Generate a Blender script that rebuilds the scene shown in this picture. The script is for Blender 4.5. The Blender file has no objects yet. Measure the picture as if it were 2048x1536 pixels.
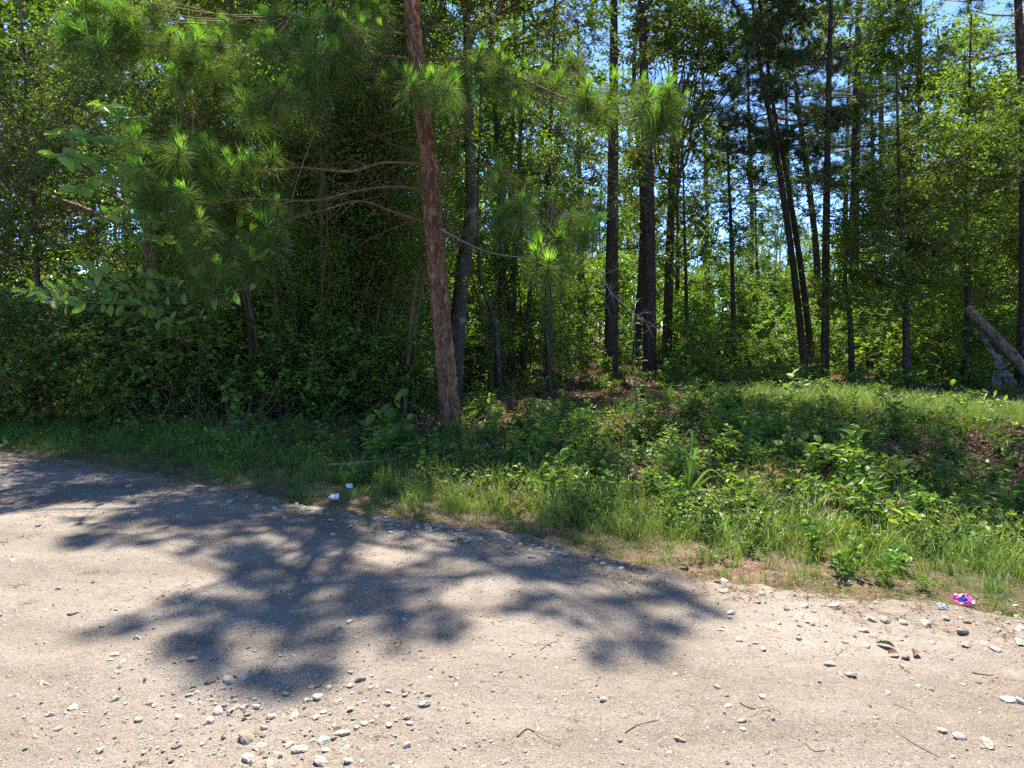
import bpy, math, random
import numpy as np
from mathutils import Vector, Matrix

rng = np.random.default_rng(11)
random.seed(11)
scene = bpy.context.scene
COL = scene.collection
R = math.radians

# ------------------------------------------------------------------ camera
F_PX, CX, CY, CAM_H, HORIZON = 1384.0, 1024.0, 768.0, 1.6, 650.0
PITCH = math.atan((CY - HORIZON) / F_PX)
cam_d = bpy.data.cameras.new('camera')
cam_d.sensor_width = 36.0
cam_d.lens = 36.0 * F_PX / 2048.0
cam_d.clip_end = 2000
cam = bpy.data.objects.new('camera', cam_d)
COL.objects.link(cam)
cam.location = (0, 0, CAM_H)
cam.rotation_euler = (math.pi / 2 - PITCH, 0, 0)
scene.camera = cam

# ------------------------------------------------------------------ sky, sun, exposure
SUN_EL, SUN_AZ = R(61), R(1)            # azimuth from +Y towards +X: the sun stands over the woods
world = bpy.data.worlds.new('World')
scene.world = world
world.use_nodes = True
wn = world.node_tree
sky = wn.nodes.new('ShaderNodeTexSky')
sky.sky_type = 'NISHITA'
sky.sun_disc = False
sky.sun_elevation = SUN_EL
sky.sun_rotation = SUN_AZ
sky.altitude = 4000
sky.air_density = 0.8
sky.dust_density = 0.0
sky.ozone_density = 6.0
bgn = wn.nodes['Background']
bgn.inputs['Strength'].default_value = 0.12
wn.links.new(sky.outputs[0], bgn.inputs['Color'])
sun_d = bpy.data.lights.new('sun', 'SUN')
sun_d.energy = 4.0
sun_d.angle = R(0.55)
sun_d.color = (1.0, 0.94, 0.84)
sun = bpy.data.objects.new('sun', sun_d)
COL.objects.link(sun)
SUN_DIR = Vector((math.sin(SUN_AZ) * math.cos(SUN_EL), math.cos(SUN_AZ) * math.cos(SUN_EL), math.sin(SUN_EL)))
sun.rotation_euler = SUN_DIR.to_track_quat('Z', 'Y').to_euler()
sun.location = SUN_DIR * 60
KX, KY = SUN_DIR.x / SUN_DIR.z, SUN_DIR.y / SUN_DIR.z      # shadow offset per metre of height

vs = scene.view_settings
vs.view_transform = 'Standard'
vs.look = 'None'
vs.exposure = 2.03
vs.gamma = 1.0
cy = scene.cycles
cy.use_adaptive_sampling = True
cy.adaptive_threshold = 0.01
cy.max_bounces = 8
cy.diffuse_bounces = 4
cy.glossy_bounces = 2
cy.transmission_bounces = 6
cy.transparent_max_bounces = 4
cy.use_denoising = False
cy.denoiser = 'OPENIMAGEDENOISE'
cy.sample_clamp_indirect = 4.0

# ------------------------------------------------------------------ pixels to directions
_F = np.array([0, math.cos(PITCH), -math.sin(PITCH)])
_U = np.array([0, math.sin(PITCH), math.cos(PITCH)])
_X = np.array([1.0, 0, 0])


def ray(px, py):
    return _X * ((px - CX) / F_PX) + _U * ((CY - py) / F_PX) + _F


def at(px, py, Y):
    d = ray(px, py)
    return np.array([0, 0, CAM_H]) + d * (Y / d[1])


def flat(px, py, z=0.0):
    d = ray(px, py)
    return np.array([0, 0, CAM_H]) + d * ((z - CAM_H) / d[2])


EDGE_PX = [(0, 905), (200, 927), (400, 968), (600, 1006), (800, 1036), (1000, 1070), (1200, 1112), (1400, 1152),
           (1600, 1182), (1800, 1208), (2048, 1232)]
EDGE = np.array([flat(*p)[:2] for p in EDGE_PX])
EDGE = np.vstack([[-60, EDGE[0, 1] + 0.42 * (EDGE[0, 0] + 60)], [-14, EDGE[0, 1] + 0.42 * (EDGE[0, 0] + 14)], EDGE,
                  [9, EDGE[-1, 1] - 0.36 * (9 - EDGE[-1, 0])], [60, EDGE[-1, 1] - 0.36 * (60 - EDGE[-1, 0])]])


def edge_y(x):
    return np.interp(x, EDGE[:, 0], EDGE[:, 1])


def vnoise(x, y, s, seed=0):
    """smooth value noise, vectorised"""
    x = np.asarray(x, float) / s
    y = np.asarray(y, float) / s
    xi, yi = np.floor(x).astype(np.int64), np.floor(y).astype(np.int64)
    fx, fy = x - xi, y - yi
    fx, fy = fx * fx * (3 - 2 * fx), fy * fy * (3 - 2 * fy)

    def h(a, b):
        n = (a * 374761393 + b * 668265263 + seed * 1442695041) & 0x7fffffff
        n = ((n ^ (n >> 13)) * 1274126177) & 0x7fffffff
        return ((n ^ (n >> 16)) & 0xffff) / 65535.0
    return (h(xi, yi) * (1 - fx) + h(xi + 1, yi) * fx) * (1 - fy) + (h(xi, yi + 1) * (1 - fx) + h(xi + 1, yi + 1) * fx) * fy


def ground_h(x, y):
    x, y = np.asarray(x, float), np.asarray(y, float)
    d = y - edge_y(x)
    z = np.where(d < 0, -0.05, -0.05 + 0.05 * np.clip(d / 0.35, 0, 1))
    amp = np.clip((d - 0.3) / 2.0, 0, 1)
    z = z + amp * ((vnoise(x, y, 1.7, 3) - 0.5) * 0.22 + (vnoise(x, y, 0.55, 4) - 0.5) * 0.10)
    m = ((x - 5.3) / 2.4) ** 2 + ((y - 12.0) / 2.1) ** 2
    z = z + 0.30 * np.exp(-m * 0.7)
    m2 = ((x - 3.0) / 1.6) ** 2 + ((y - 10.2) / 1.4) ** 2
    z = z + 0.14 * np.exp(-m2 * 1.1)
    far = np.clip((y - 18) / 30, 0, 1)
    return z + far * (vnoise(x, y, 9, 8) - 0.5) * 0.5


def gpt(px, py):
    p = flat(px, py)
    for _ in range(8):
        p = flat(px, py, float(ground_h(p[0], p[1])))
    return p


def in_poly(P, poly):
    poly = np.asarray(poly)
    inside = np.zeros(len(P), bool)
    j = len(poly) - 1
    for i in range(len(poly)):
        a, b = poly[i], poly[j]
        c = ((a[1] > P[:, 1]) != (b[1] > P[:, 1])) & (P[:, 0] < (b[0] - a[0]) * (P[:, 1] - a[1]) / (b[1] - a[1] + 1e-12) + a[0])
        inside ^= c
        j = i
    return inside


def to_px(P):
    P = np.asarray(P, float)
    q = P - np.array([0, 0, CAM_H])
    w = q @ _F
    return np.stack([CX + F_PX * (q @ _X) / w, CY - F_PX * (q @ _U) / w], 1)


# ground that the sun reaches (outlines read off the photograph, laid on the ground)
LIT_PX = [
    [(1840, 830), (2200, 825), (2250, 885), (1960, 890), (1860, 865)],
    [(1225, 985), (1300, 945), (1420, 950), (1620, 985), (1760, 1030), (1640, 1090), (1420, 1060), (1260, 1045)],
    [(1480, 1090), (1700, 1110), (2100, 1150), (2200, 1230), (1800, 1205), (1560, 1165), (1440, 1130)],
    [(980, 945), (1030, 945), (1035, 985), (985, 985)],
    [(560, 930), (660, 930), (660, 955), (560, 955)],
    [(1130, 830), (1260, 820), (1300, 870), (1150, 890)],
    [(1930, 905), (2048, 900), (2060, 950), (1950, 940)],
    [(1080, 757), (1180, 752), (1260, 765), (1200, 785), (1090, 777)],
    [(940, 800), (1010, 795), (1020, 825), (950, 830)],
    [(1330, 800), (1420, 790), (1440, 830), (1350, 840)],
]
LIT = [np.array([gpt(*p)[:2] for p in q]) for q in LIT_PX]
LIT.append(np.array([(3.2, 11.6), (4.0, 10.6), (5.6, 10.0), (7.2, 9.9), (9.4, 10.2), (9.2, 12.8), (7.0, 14.0), (5.2, 14.4), (3.6, 13.4)]))
_r2 = np.random.default_rng(5)
for _ in range(60):      # sun flecks that reach the floor of the thicket
    _c, _q = np.array([_r2.uniform(-8, 1.5), _r2.uniform(10.5, 18)]), _r2.uniform(0.4, 1.0)
    LIT.append(_c + _q * np.array([(math.cos(a) * 1.3, math.sin(a)) for a in np.linspace(0, 6.283, 9)[:-1]]))
ROAD_SHADE_PX = [(0, 905), (200, 925), (400, 965), (700, 1015), (1000, 1065), (1300, 1130), (1400, 1165), (1320, 1170), (1400, 1205), (1450, 1238),
                 (1350, 1265), (1395, 1335), (1240, 1360), (1180, 1330), (1130, 1245), (1010, 1240), (1000, 1160), (930, 1120), (880, 1180),
                 (900, 1230), (960, 1275), (860, 1315), (700, 1330), (640, 1395), (490, 1425), (370, 1390), (340, 1335), (110, 1290), (300, 1235),
                 (430, 1150), (350, 1090), (240, 1110), (100, 1100), (85, 1050), (170, 1010), (0, 980)]
ROAD_SHADE = np.array([flat(*p)[:2] for p in ROAD_SHADE_PX])
ROAD_HOLES = [((470, 1060), (70, 14)), ((540, 1090), (60, 14)), ((620, 1165), (50, 14)), ((440, 1200), (60, 16)), ((1230, 1165), (60, 16)), ((1060, 1130), (50, 12)), ((860, 1085), (50, 12)), ((500, 1290), (60, 16)), ((760, 1300), (50, 12)), ((1300, 1220), (40, 14)), ((180, 960), (90, 8)), ((60, 940), (60, 6)), ((760, 1118), (55, 42)), ((940, 1190), (75, 70)), ((560, 1205), (95, 26)), ((640, 1110), (60, 16)), ((330, 1020), (140, 16)),
              ((300, 1072), (90, 12)), ((820, 1165), (60, 25)), ((700, 1255), (60, 16)), ((350, 1180), (130, 18)), ((1120, 1190), (70, 18))]


def shadow_xy(P):
    P = np.asarray(P)
    return np.stack([P[:, 0] - KX * P[:, 2], P[:, 1] - KY * P[:, 2]], 1)


SUN_WINDOWS = [(-6.4, -3.4, 6.6, 8.6, 2.4), (-6.4, -3.4, 6.6, 8.6, 3.6), (-6.0, -3.2, 6.8, 8.9, 5.0), (-4.6, -2.6, 8.0, 9.2, 3.6), (-2.0, 0.2, 8.4, 9.6, 4.6), (0.2, 2.2, 8.6, 9.8, 4.6), (-0.4, 1.2, 8.4, 9.4, 2.8)]


def lit_mask(P):
    """True where something standing at P would shade ground that the photograph shows in the sun"""
    g = shadow_xy(P)
    m = np.zeros(len(P), bool)
    for q in LIT:
        m |= in_poly(g, q)
    for x0, x1, y0, y1, zs in SUN_WINDOWS:
        h = P[:, 2] - zs
        wx, wy = P[:, 0] - KX * h, P[:, 1] - KY * h
        m |= (h > 0.3) & (wx > x0) & (wx < x1) & (wy > y0) & (wy < y1)
    road = (g[:, 1] < edge_y(g[:, 0]) - 0.05) & ~in_poly(g, ROAD_SHADE)
    return m | road


# ------------------------------------------------------------------ mesh helpers
class Geo:
    def __init__(self):
        self.V, self.T, self.P, self.n = [], [], [], 0

    def add(self, V, F, mat=0, tint=None):
        V = np.asarray(V, float).reshape(-1, 3)
        F = np.asarray(F, np.int64)
        if len(V) == 0 or len(F) == 0:
            return
        self.V.append(V)
        self.T.append(np.full(len(V), 0.5) if tint is None else np.broadcast_to(np.asarray(tint, float), (len(V),)))
        self.P.append((F + self.n, mat))
        self.n += len(V)

    def mesh(self, name, mats, smooth=False):
        me = bpy.data.meshes.new(name)
        if self.n == 0:
            self.add([(0, 0, 0), (0.001, 0, 0), (0, 0.001, 0)], [(0, 1, 2)])
        V = np.concatenate(self.V)
        T = np.concatenate(self.T)
        loops = np.concatenate([f.ravel() for f, _ in self.P])
        sizes = np.concatenate([np.full(len(f), f.shape[1]) for f, _ in self.P])
        mi = np.concatenate([np.full(len(f), m) for f, m in self.P])
        starts = np.concatenate([[0], np.cumsum(sizes)[:-1]])
        me.vertices.add(len(V))
        me.vertices.foreach_set('co', V.astype(np.float32).ravel())
        me.loops.add(len(loops))
        me.loops.foreach_set('vertex_index', loops.astype(np.int32))
        me.polygons.add(len(sizes))
        me.polygons.foreach_set('loop_start', starts.astype(np.int32))
        me.polygons.foreach_set('material_index', mi.astype(np.int32))
        me.polygons.foreach_set('use_smooth', np.full(len(sizes), smooth))
        for m in (mats if isinstance(mats, (list, tuple)) else [mats]):
            me.materials.append(m)
        a = me.attributes.new('tint', 'FLOAT', 'POINT')
        a.data.foreach_set('value', T.astype(np.float32))
        me.update(calc_edges=True)
        return me


def link(name, me, parent=None, loc=None):
    o = bpy.data.objects.new(name, me)
    COL.objects.link(o)
    if parent is not None:
        o.parent = parent
    if loc is not None:
        o.location = loc
    return o


def empty(name, loc=(0, 0, 0)):
    o = bpy.data.objects.new(name, None)
    COL.objects.link(o)
    o.location = loc
    return o


def tag(o, label, cat=None, group=None, kind=None):
    if label:
        o['label'] = label
    if cat:
        o['category'] = cat
    if group:
        o['group'] = group
    if kind:
        o['kind'] = kind
    return o


def dup(root, loc, rotz=0.0, scale=1.0, label=None, group=None):
    r = root.copy()
    COL.objects.link(r)
    r.location = loc
    r.rotation_euler = (0, 0, rotz)
    r.scale = (scale,) * 3 if np.isscalar(scale) else scale
    if label:
        r['label'] = label
    if group:
        r['group'] = group
    for ch in list(root.children):
        c = ch.copy()
        COL.objects.link(c)
        c.parent = r
        for g in list(ch.children):
            d = g.copy()
            COL.objects.link(d)
            d.parent = c
    return r


def norm(a):
    a = np.asarray(a, float)
    return a / (np.linalg.norm(a, axis=-1, keepdims=True) + 1e-9)


def spline(P, n):
    """Catmull-Rom through P, n samples"""
    P = np.asarray(P, float)
    if len(P) == 2:
        t = np.linspace(0, 1, n)[:, None]
        return P[0] * (1 - t) + P[1] * t
    Q = np.vstack([2 * P[0] - P[1], P, 2 * P[-1] - P[-2]])
    u = np.linspace(0, len(P) - 1 - 1e-6, n)
    i = np.floor(u).astype(int)
    t = (u - i)[:, None]
    p0, p1, p2, p3 = Q[i], Q[i + 1], Q[i + 2], Q[i + 3]
    return 0.5 * (2 * p1 + (p2 - p0) * t + (2 * p0 - 5 * p1 + 4 * p2 - p3) * t ** 2 + (3 * p1 - p0 - 3 * p2 + p3) * t ** 3)


def tube(g, P, rad, sides=8, mat=0, tint=0.5, wob=0.0, cap=True):
    P = np.asarray(P, float)
    n = len(P)
    rad = np.broadcast_to(np.asarray(rad, float), (n,))
    tan = norm(np.gradient(P, axis=0))
    ref = np.array([1.0, 0, 0]) if abs(tan[0][0]) < 0.9 else np.array([0, 1.0, 0])
    A = np.zeros((n, 3))
    a = norm(np.cross(tan[0], ref))
    for i in range(n):
        a = a - tan[i] * np.dot(a, tan[i])
        a = a / (np.linalg.norm(a) + 1e-9)
        A[i] = a
    B = np.cross(tan, A)
    th = np.linspace(0, 2 * math.pi, sides, endpoint=False)
    rr = rad[:, None] * (1 + (wob * (rng.random((n, sides)) - 0.5) if wob else 0))
    V = P[:, None, :] + rr[:, :, None] * (np.cos(th)[None, :, None] * A[:, None, :] + np.sin(th)[None, :, None] * B[:, None, :])
    i, j = np.meshgrid(np.arange(n - 1), np.arange(sides), indexing='ij')
    k = (j + 1) % sides
    Fq = np.stack([i * sides + j, i * sides + k, (i + 1) * sides + k, (i + 1) * sides + j], -1).reshape(-1, 4)
    g.add(V.reshape(-1, 3), Fq, mat, tint)
    if cap:
        tip = P[-1] + tan[-1] * rad[-1] * 0.4
        ring = V[-1]
        Ft = np.stack([np.arange(sides), (np.arange(sides) + 1) % sides, np.full(sides, sides)], 1)
        g.add(np.vstack([ring, tip]), Ft, mat, tint)


def prisms(g, P0, P1, r0, r1, mat=0, tint=0.5):
    """many thin three-sided twigs at once"""
    P0, P1 = np.asarray(P0, float), np.asarray(P1, float)
    n = len(P0)
    if n == 0:
        return
    d = norm(P1 - P0)
    ref = np.where(np.abs(d[:, 2:3]) < 0.9, np.array([[0, 0, 1.0]]), np.array([[1.0, 0, 0]]))
    a = norm(np.cross(d, ref))
    b = np.cross(d, a)
    V = np.zeros((n, 6, 3))
    for k in range(3):
        o = math.cos(k * 2.0944) * a + math.sin(k * 2.0944) * b
        V[:, k] = P0 + o * np.reshape(r0, (-1, 1))
        V[:, k + 3] = P1 + o * np.reshape(r1, (-1, 1))
    base = (np.arange(n) * 6)[:, None]
    Fq = np.concatenate([base + np.array([[k, (k + 1) % 3, 3 + (k + 1) % 3, 3 + k]]) for k in range(3)])
    g.add(V.reshape(-1, 3), Fq, mat, tint)


def leaves(g, P, D, N, L, W, mat=0, tint=None, fold=0.18):
    """folded diamond leaves, two triangles each"""
    n = len(P)
    if n == 0:
        return
    D = norm(D)
    S = norm(np.cross(D, N))
    N = np.cross(S, D)
    L = np.reshape(np.broadcast_to(L, (n,)), (-1, 1))
    W = np.reshape(np.broadcast_to(W, (n,)), (-1, 1))
    mid = P + D * L * 0.42
    V = np.stack([P, mid + S * W * 0.5 + N * W * fold, P + D * L - N * L * 0.12, mid - S * W * 0.5 + N * W * fold], 1)
    base = (np.arange(n) * 4)[:, None]
    Ft = np.concatenate([base + np.array([[0, 1, 2]]), base + np.array([[0, 2, 3]])])
    t = rng.random(n) if tint is None else np.broadcast_to(tint, (n,))
    g.add(V.reshape(-1, 3), Ft, mat, np.repeat(t, 4))


def needles(g, P, D, L, W, mat=0, tint=None, droop=0.0):
    """one thin triangle per needle"""
    n = len(P)
    D = norm(D)
    S = norm(np.cross(D, rng.normal(size=(n, 3))))
    L = np.reshape(np.broadcast_to(L, (n,)), (-1, 1))
    tip = P + D * L
    tip[:, 2] -= droop * L[:, 0]
    V = np.stack([P - S * W * 0.5, P + S * W * 0.5, tip], 1)
    Ft = np.arange(n * 3).reshape(-1, 3)
    t = rng.random(n) if tint is None else np.broadcast_to(tint, (n,))
    g.add(V.reshape(-1, 3), Ft, mat, np.repeat(t, 3))


def unit(n):
    return norm(rng.normal(size=(n, 3)))


# ------------------------------------------------------------------ materials
def new_mat(name):
    m = bpy.data.materials.new(name)
    m.use_nodes = True
    nt = m.node_tree
    for n in list(nt.nodes):
        nt.nodes.remove(n)
    out = nt.nodes.new('ShaderNodeOutputMaterial')
    return m, nt, out


def nd(nt, t, **kw):
    n = nt.nodes.new(t)
    for k, v in kw.items():
        setattr(n, k, v)
    return n


def ramp(nt, stops, src=None):
    r = nd(nt, 'ShaderNodeValToRGB')
    els = r.color_ramp.elements
    while len(els) < len(stops):
        els.new(0.5)
    for e, (p, c) in zip(els, stops):
        e.position = p
        e.color = (*c, 1)
    if src is not None:
        nt.links.new(src, r.inputs[0])
    return r


def mix_col(nt, a, b, fac, blend='MIX'):
    m = nd(nt, 'ShaderNodeMix', data_type='RGBA', blend_type=blend)
    for sock, v in ((m.inputs[0], fac), (m.inputs[6], a), (m.inputs[7], b)):
        if isinstance(v, (int, float)):
            sock.default_value = v
        elif isinstance(v, tuple):
            sock.default_value = (*v, 1)
        else:
            nt.links.new(v, sock)
    return m.outputs[2]


def leaf_mat(name, stops, trans=0.38, tcol=(1.5, 1.6, 0.7), rough=0.45, spec=0.35, hue=0.02, val=0.25):
    m, nt, out = new_mat(name)
    at_ = nd(nt, 'ShaderNodeAttribute', attribute_name='tint')
    r = ramp(nt, stops, at_.outputs['Fac'])
    oi = nd(nt, 'ShaderNodeObjectInfo')
    hs = nd(nt, 'ShaderNodeHueSaturation')
    mr = nd(nt, 'ShaderNodeMapRange')
    mr.inputs[3].default_value, mr.inputs[4].default_value = 0.5 - hue, 0.5 + hue
    nt.links.new(oi.outputs['Random'], mr.inputs[0])
    nt.links.new(mr.outputs[0], hs.inputs['Hue'])
    mv = nd(nt, 'ShaderNodeMapRange')
    mv.inputs[3].default_value, mv.inputs[4].default_value = 1 - val, 1 + val
    mul = nd(nt, 'ShaderNodeMath', operation='MULTIPLY')
    mul.inputs[1].default_value = 7.31
    fr = nd(nt, 'ShaderNodeMath', operation='FRACT')
    nt.links.new(oi.outputs['Random'], mul.inputs[0])
    nt.links.new(mul.outputs[0], fr.inputs[0])
    nt.links.new(fr.outputs[0], mv.inputs[0])
    nt.links.new(mv.outputs[0], hs.inputs['Value'])
    nt.links.new(r.outputs[0], hs.inputs['Color'])
    b = nd(nt, 'ShaderNodeBsdfDiffuse')
    nt.links.new(hs.outputs[0], b.inputs['Color'])
    tr = nd(nt, 'ShaderNodeBsdfTranslucent')
    nt.links.new(mix_col(nt, hs.outputs[0], tcol, 1.0, 'MULTIPLY'), tr.inputs['Color'])
    mt = nd(nt, 'ShaderNodeMixShader')
    mt.inputs[0].default_value = trans
    nt.links.new(b.outputs[0], mt.inputs[1])
    nt.links.new(tr.outputs[0], mt.inputs[2])
    gl = nd(nt, 'ShaderNodeBsdfGlossy')
    gl.inputs['Roughness'].default_value = rough
    gl.inputs['Color'].default_value = (0.9, 0.95, 0.9, 1)
    mx = nd(nt, 'ShaderNodeMixShader')
    mx.inputs[0].default_value = spec * 0.07
    nt.links.new(mt.outputs[0], mx.inputs[1])
    nt.links.new(gl.outputs[0], mx.inputs[2])
    nt.links.new(mx.outputs[0], out.inputs[0])
    return m


def plain_mat(name, col, rough=0.8, spec=0.2, var=0.25, scale=8.0, bump=0.0, bscale=30.0, metal=0.0):
    m, nt, out = new_mat(name)
    tc = nd(nt, 'ShaderNodeTexCoord')
    no = nd(nt, 'ShaderNodeTexNoise')
    no.inputs['Scale'].default_value = scale
    no.inputs['Detail'].default_value = 6
    nt.links.new(tc.outputs['Object'], no.inputs[0])
    lo = tuple(c * (1 - var) for c in col)
    hi = tuple(min(1, c * (1 + var)) for c in col)
    r = ramp(nt, [(0.3, lo), (0.7, hi)], no.outputs[0])
    b = nd(nt, 'ShaderNodeBsdfPrincipled')
    b.inputs['Roughness'].default_value = rough
    b.inputs['Specular IOR Level'].default_value = spec
    b.inputs['Metallic'].default_value = metal
    nt.links.new(r.outputs[0], b.inputs['Base Color'])
    if bump:
        n2 = nd(nt, 'ShaderNodeTexNoise')
        n2.inputs['Scale'].default_value = bscale
        n2.inputs['Detail'].default_value = 5
        nt.links.new(tc.outputs['Object'], n2.inputs[0])
        bp = nd(nt, 'ShaderNodeBump')
        bp.inputs['Strength'].default_value = bump
        bp.inputs['Distance'].default_value = 0.02
        nt.links.new(n2.outputs[0], bp.inputs['Height'])
        nt.links.new(bp.outputs[0], b.inputs['Normal'])
    nt.links.new(b.outputs[0], out.inputs[0])
    return m


def bark_mat(name, stops, lichen=None, zs=0.22, scale=9.0, bump=0.8, use_tint=False, moss=None):
    m, nt, out = new_mat(name)
    tc = nd(nt, 'ShaderNodeTexCoord')
    mp = nd(nt, 'ShaderNodeMapping')
    mp.inputs['Scale'].default_value = (1, 1, zs)
    nt.links.new(tc.outputs['Object'], mp.inputs[0])
    vo = nd(nt, 'ShaderNodeTexVoronoi', feature='DISTANCE_TO_EDGE')
    vo.inputs['Scale'].default_value = scale
    nz = nd(nt, 'ShaderNodeTexNoise')
    nz.inputs['Scale'].default_value = scale * 1.5
    nz.inputs['Detail'].default_value = 7
    nt.links.new(mp.outputs[0], nz.inputs[0])
    warp = mix_col(nt, mp.outputs[0], nz.outputs['Color'], 0.10)
    nt.links.new(warp, vo.inputs['Vector'])
    fine = nd(nt, 'ShaderNodeTexNoise')
    fine.inputs['Scale'].default_value = 14
    fine.inputs['Detail'].default_value = 8
    nt.links.new(tc.outputs['Object'], fine.inputs[0])
    if use_tint:
        at_ = nd(nt, 'ShaderNodeAttribute', attribute_name='tint')
        ad = nd(nt, 'ShaderNodeMath', operation='ADD')
        md = nd(nt, 'ShaderNodeMath', operation='MULTIPLY')
        md.inputs[1].default_value = 0.7
        nt.links.new(at_.outputs['Fac'], md.inputs[0])
        sb = nd(nt, 'ShaderNodeMath', operation='MULTIPLY_ADD')
        sb.inputs[1].default_value = 0.9
        sb.inputs[2].default_value = -0.3
        nt.links.new(fine.outputs[0], sb.inputs[0])
        nt.links.new(md.outputs[0], ad.inputs[0])
        nt.links.new(sb.outputs[0], ad.inputs[1])
        col = ramp(nt, stops, ad.outputs[0]).outputs[0]
    else:
        col = ramp(nt, stops, fine.outputs[0]).outputs[0]
    if lichen:
        ln = nd(nt, 'ShaderNodeTexNoise')
        ln.inputs['Scale'].default_value = 3.2
        ln.inputs['Detail'].default_value = 9
        ln.inputs['Roughness'].default_value = 0.68
        nt.links.new(tc.outputs['Object'], ln.inputs[0])
        lr = ramp(nt, [(0.56, (0, 0, 0)), (0.64, (1, 1, 1))], ln.outputs[0])
        col = mix_col(nt, col, lichen, lr.outputs[0])
    b = nd(nt, 'ShaderNodeBsdfPrincipled')
    b.inputs['Roughness'].default_value = 0.9
    b.inputs['Specular IOR Level'].default_value = 0.12
    nt.links.new(col, b.inputs['Base Color'])
    cr = ramp(nt, [(0.0, (0, 0, 0)), (0.16, (1, 1, 1))], vo.outputs['Distance'])
    hm = mix_col(nt, cr.outputs[0], fine.outputs[0], 0.35)
    bp = nd(nt, 'ShaderNodeBump')
    bp.inputs['Strength'].default_value = bump
    bp.inputs['Distance'].default_value = 0.05
    nt.links.new(hm, bp.inputs['Height'])
    nt.links.new(bp.outputs[0], b.inputs['Normal'])
    nt.links.new(b.outputs[0], out.inputs[0])
    return m


G1 = [(0.0, (0.050, 0.100, 0.014)), (0.55, (0.112, 0.195, 0.024)), (1.0, (0.210, 0.290, 0.040))]
M = {}
M['leaf'] = leaf_mat('leaf_mid_green', G1)
M['leaf_dark'] = leaf_mat('leaf_dark_green', [(0, (0.045, 0.090, 0.016)), (0.6, (0.100, 0.170, 0.026)), (1, (0.185, 0.255, 0.042))], trans=0.42, rough=0.35, spec=0.5)
M['leaf_bright'] = leaf_mat('leaf_light_green', [(0, (0.075, 0.140, 0.018)), (0.6, (0.140, 0.230, 0.028)), (1, (0.220, 0.310, 0.045))], trans=0.48)
M['leaf_olive'] = leaf_mat('leaf_olive', [(0, (0.045, 0.070, 0.016)), (0.6, (0.090, 0.130, 0.026)), (1, (0.180, 0.200, 0.060))], trans=0.35)
M['leaf_near'] = leaf_mat('leaf_near_broad', [(0, (0.100, 0.185, 0.026)), (0.6, (0.145, 0.245, 0.034)), (1, (0.190, 0.300, 0.045))], trans=0.5, hue=0.015, val=0.2)
M['weed'] = leaf_mat('weed_leaf', [(0, (0.055, 0.105, 0.016)), (0.6, (0.125, 0.195, 0.026)), (1, (0.230, 0.280, 0.050))], trans=0.38, val=0.3, hue=0.03)
M['grass'] = leaf_mat('grass_blade', [(0, (0.075, 0.130, 0.022)), (0.6, (0.135, 0.215, 0.038)), (1, (0.240, 0.260, 0.085))], trans=0.35, val=0.3, hue=0.03)
M['dry'] = leaf_mat('dry_straw', [(0, (0.16, 0.11, 0.06)), (1, (0.36, 0.28, 0.16))], trans=0.15, hue=0.01)
M['litter'] = leaf_mat('dead_leaf', [(0, (0.085, 0.045, 0.026)), (0.5, (0.19, 0.105, 0.06)), (1, (0.36, 0.23, 0.145))], trans=0.12, rough=0.7, hue=0.015)
M['needle_old'] = leaf_mat('pine_needle_old', [(0, (0.065, 0.110, 0.022)), (1, (0.135, 0.195, 0.038))], trans=0.40, rough=0.6, spec=0.25, val=0.2)
M['needle_new'] = leaf_mat('pine_needle_new', [(0, (0.140, 0.290, 0.036)), (1, (0.230, 0.400, 0.065))], trans=0.42, rough=0.6, spec=0.2, val=0.15)
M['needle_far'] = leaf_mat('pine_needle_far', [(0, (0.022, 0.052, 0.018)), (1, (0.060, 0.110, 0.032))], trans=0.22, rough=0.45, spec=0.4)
M['cedar'] = leaf_mat('cedar_spray', [(0, (0.030, 0.060, 0.026)), (1, (0.070, 0.115, 0.050))], trans=0.15, rough=0.6, spec=0.2)
M['bark_pine'] = bark_mat('bark_pine_near', [(0.12, (0.085, 0.044, 0.026)), (0.42, (0.20, 0.098, 0.055)), (0.7, (0.31, 0.160, 0.092)), (0.95, (0.41, 0.26, 0.175))], bump=0.35, scale=26, use_tint=True)
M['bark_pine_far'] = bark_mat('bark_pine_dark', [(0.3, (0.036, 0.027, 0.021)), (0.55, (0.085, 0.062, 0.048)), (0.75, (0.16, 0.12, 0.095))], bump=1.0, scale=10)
M['bark_lichen'] = bark_mat('bark_lichen', [(0.3, (0.045, 0.036, 0.028)), (0.7, (0.115, 0.092, 0.072))], lichen=(0.24, 0.25, 0.20), bump=0.6, scale=14)
M['bark_grey'] = bark_mat('bark_grey_brown', [(0.3, (0.075, 0.055, 0.042)), (0.7, (0.21, 0.16, 0.125))], bump=0.5, scale=20, zs=0.4)
M['bark_log'] = bark_mat('bark_log', [(0.3, (0.11, 0.08, 0.055)), (0.6, (0.22, 0.165, 0.115)), (0.8, (0.30, 0.24, 0.18))], bump=0.8, scale=8)
M['twig'] = plain_mat('twig_brown', (0.17, 0.105, 0.065), 0.8, 0.2, 0.4, 12)
M['twig_red'] = plain_mat('pine_twig', (0.19, 0.105, 0.055), 0.8, 0.2, 0.35, 12, bump=0.5, bscale=60)
M['twig_pale'] = plain_mat('dead_wood_pale', (0.26, 0.22, 0.17), 0.85, 0.1, 0.3, 12)
M['stem'] = plain_mat('green_stem', (0.10, 0.16, 0.04), 0.6, 0.3, 0.3, 10)

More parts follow.
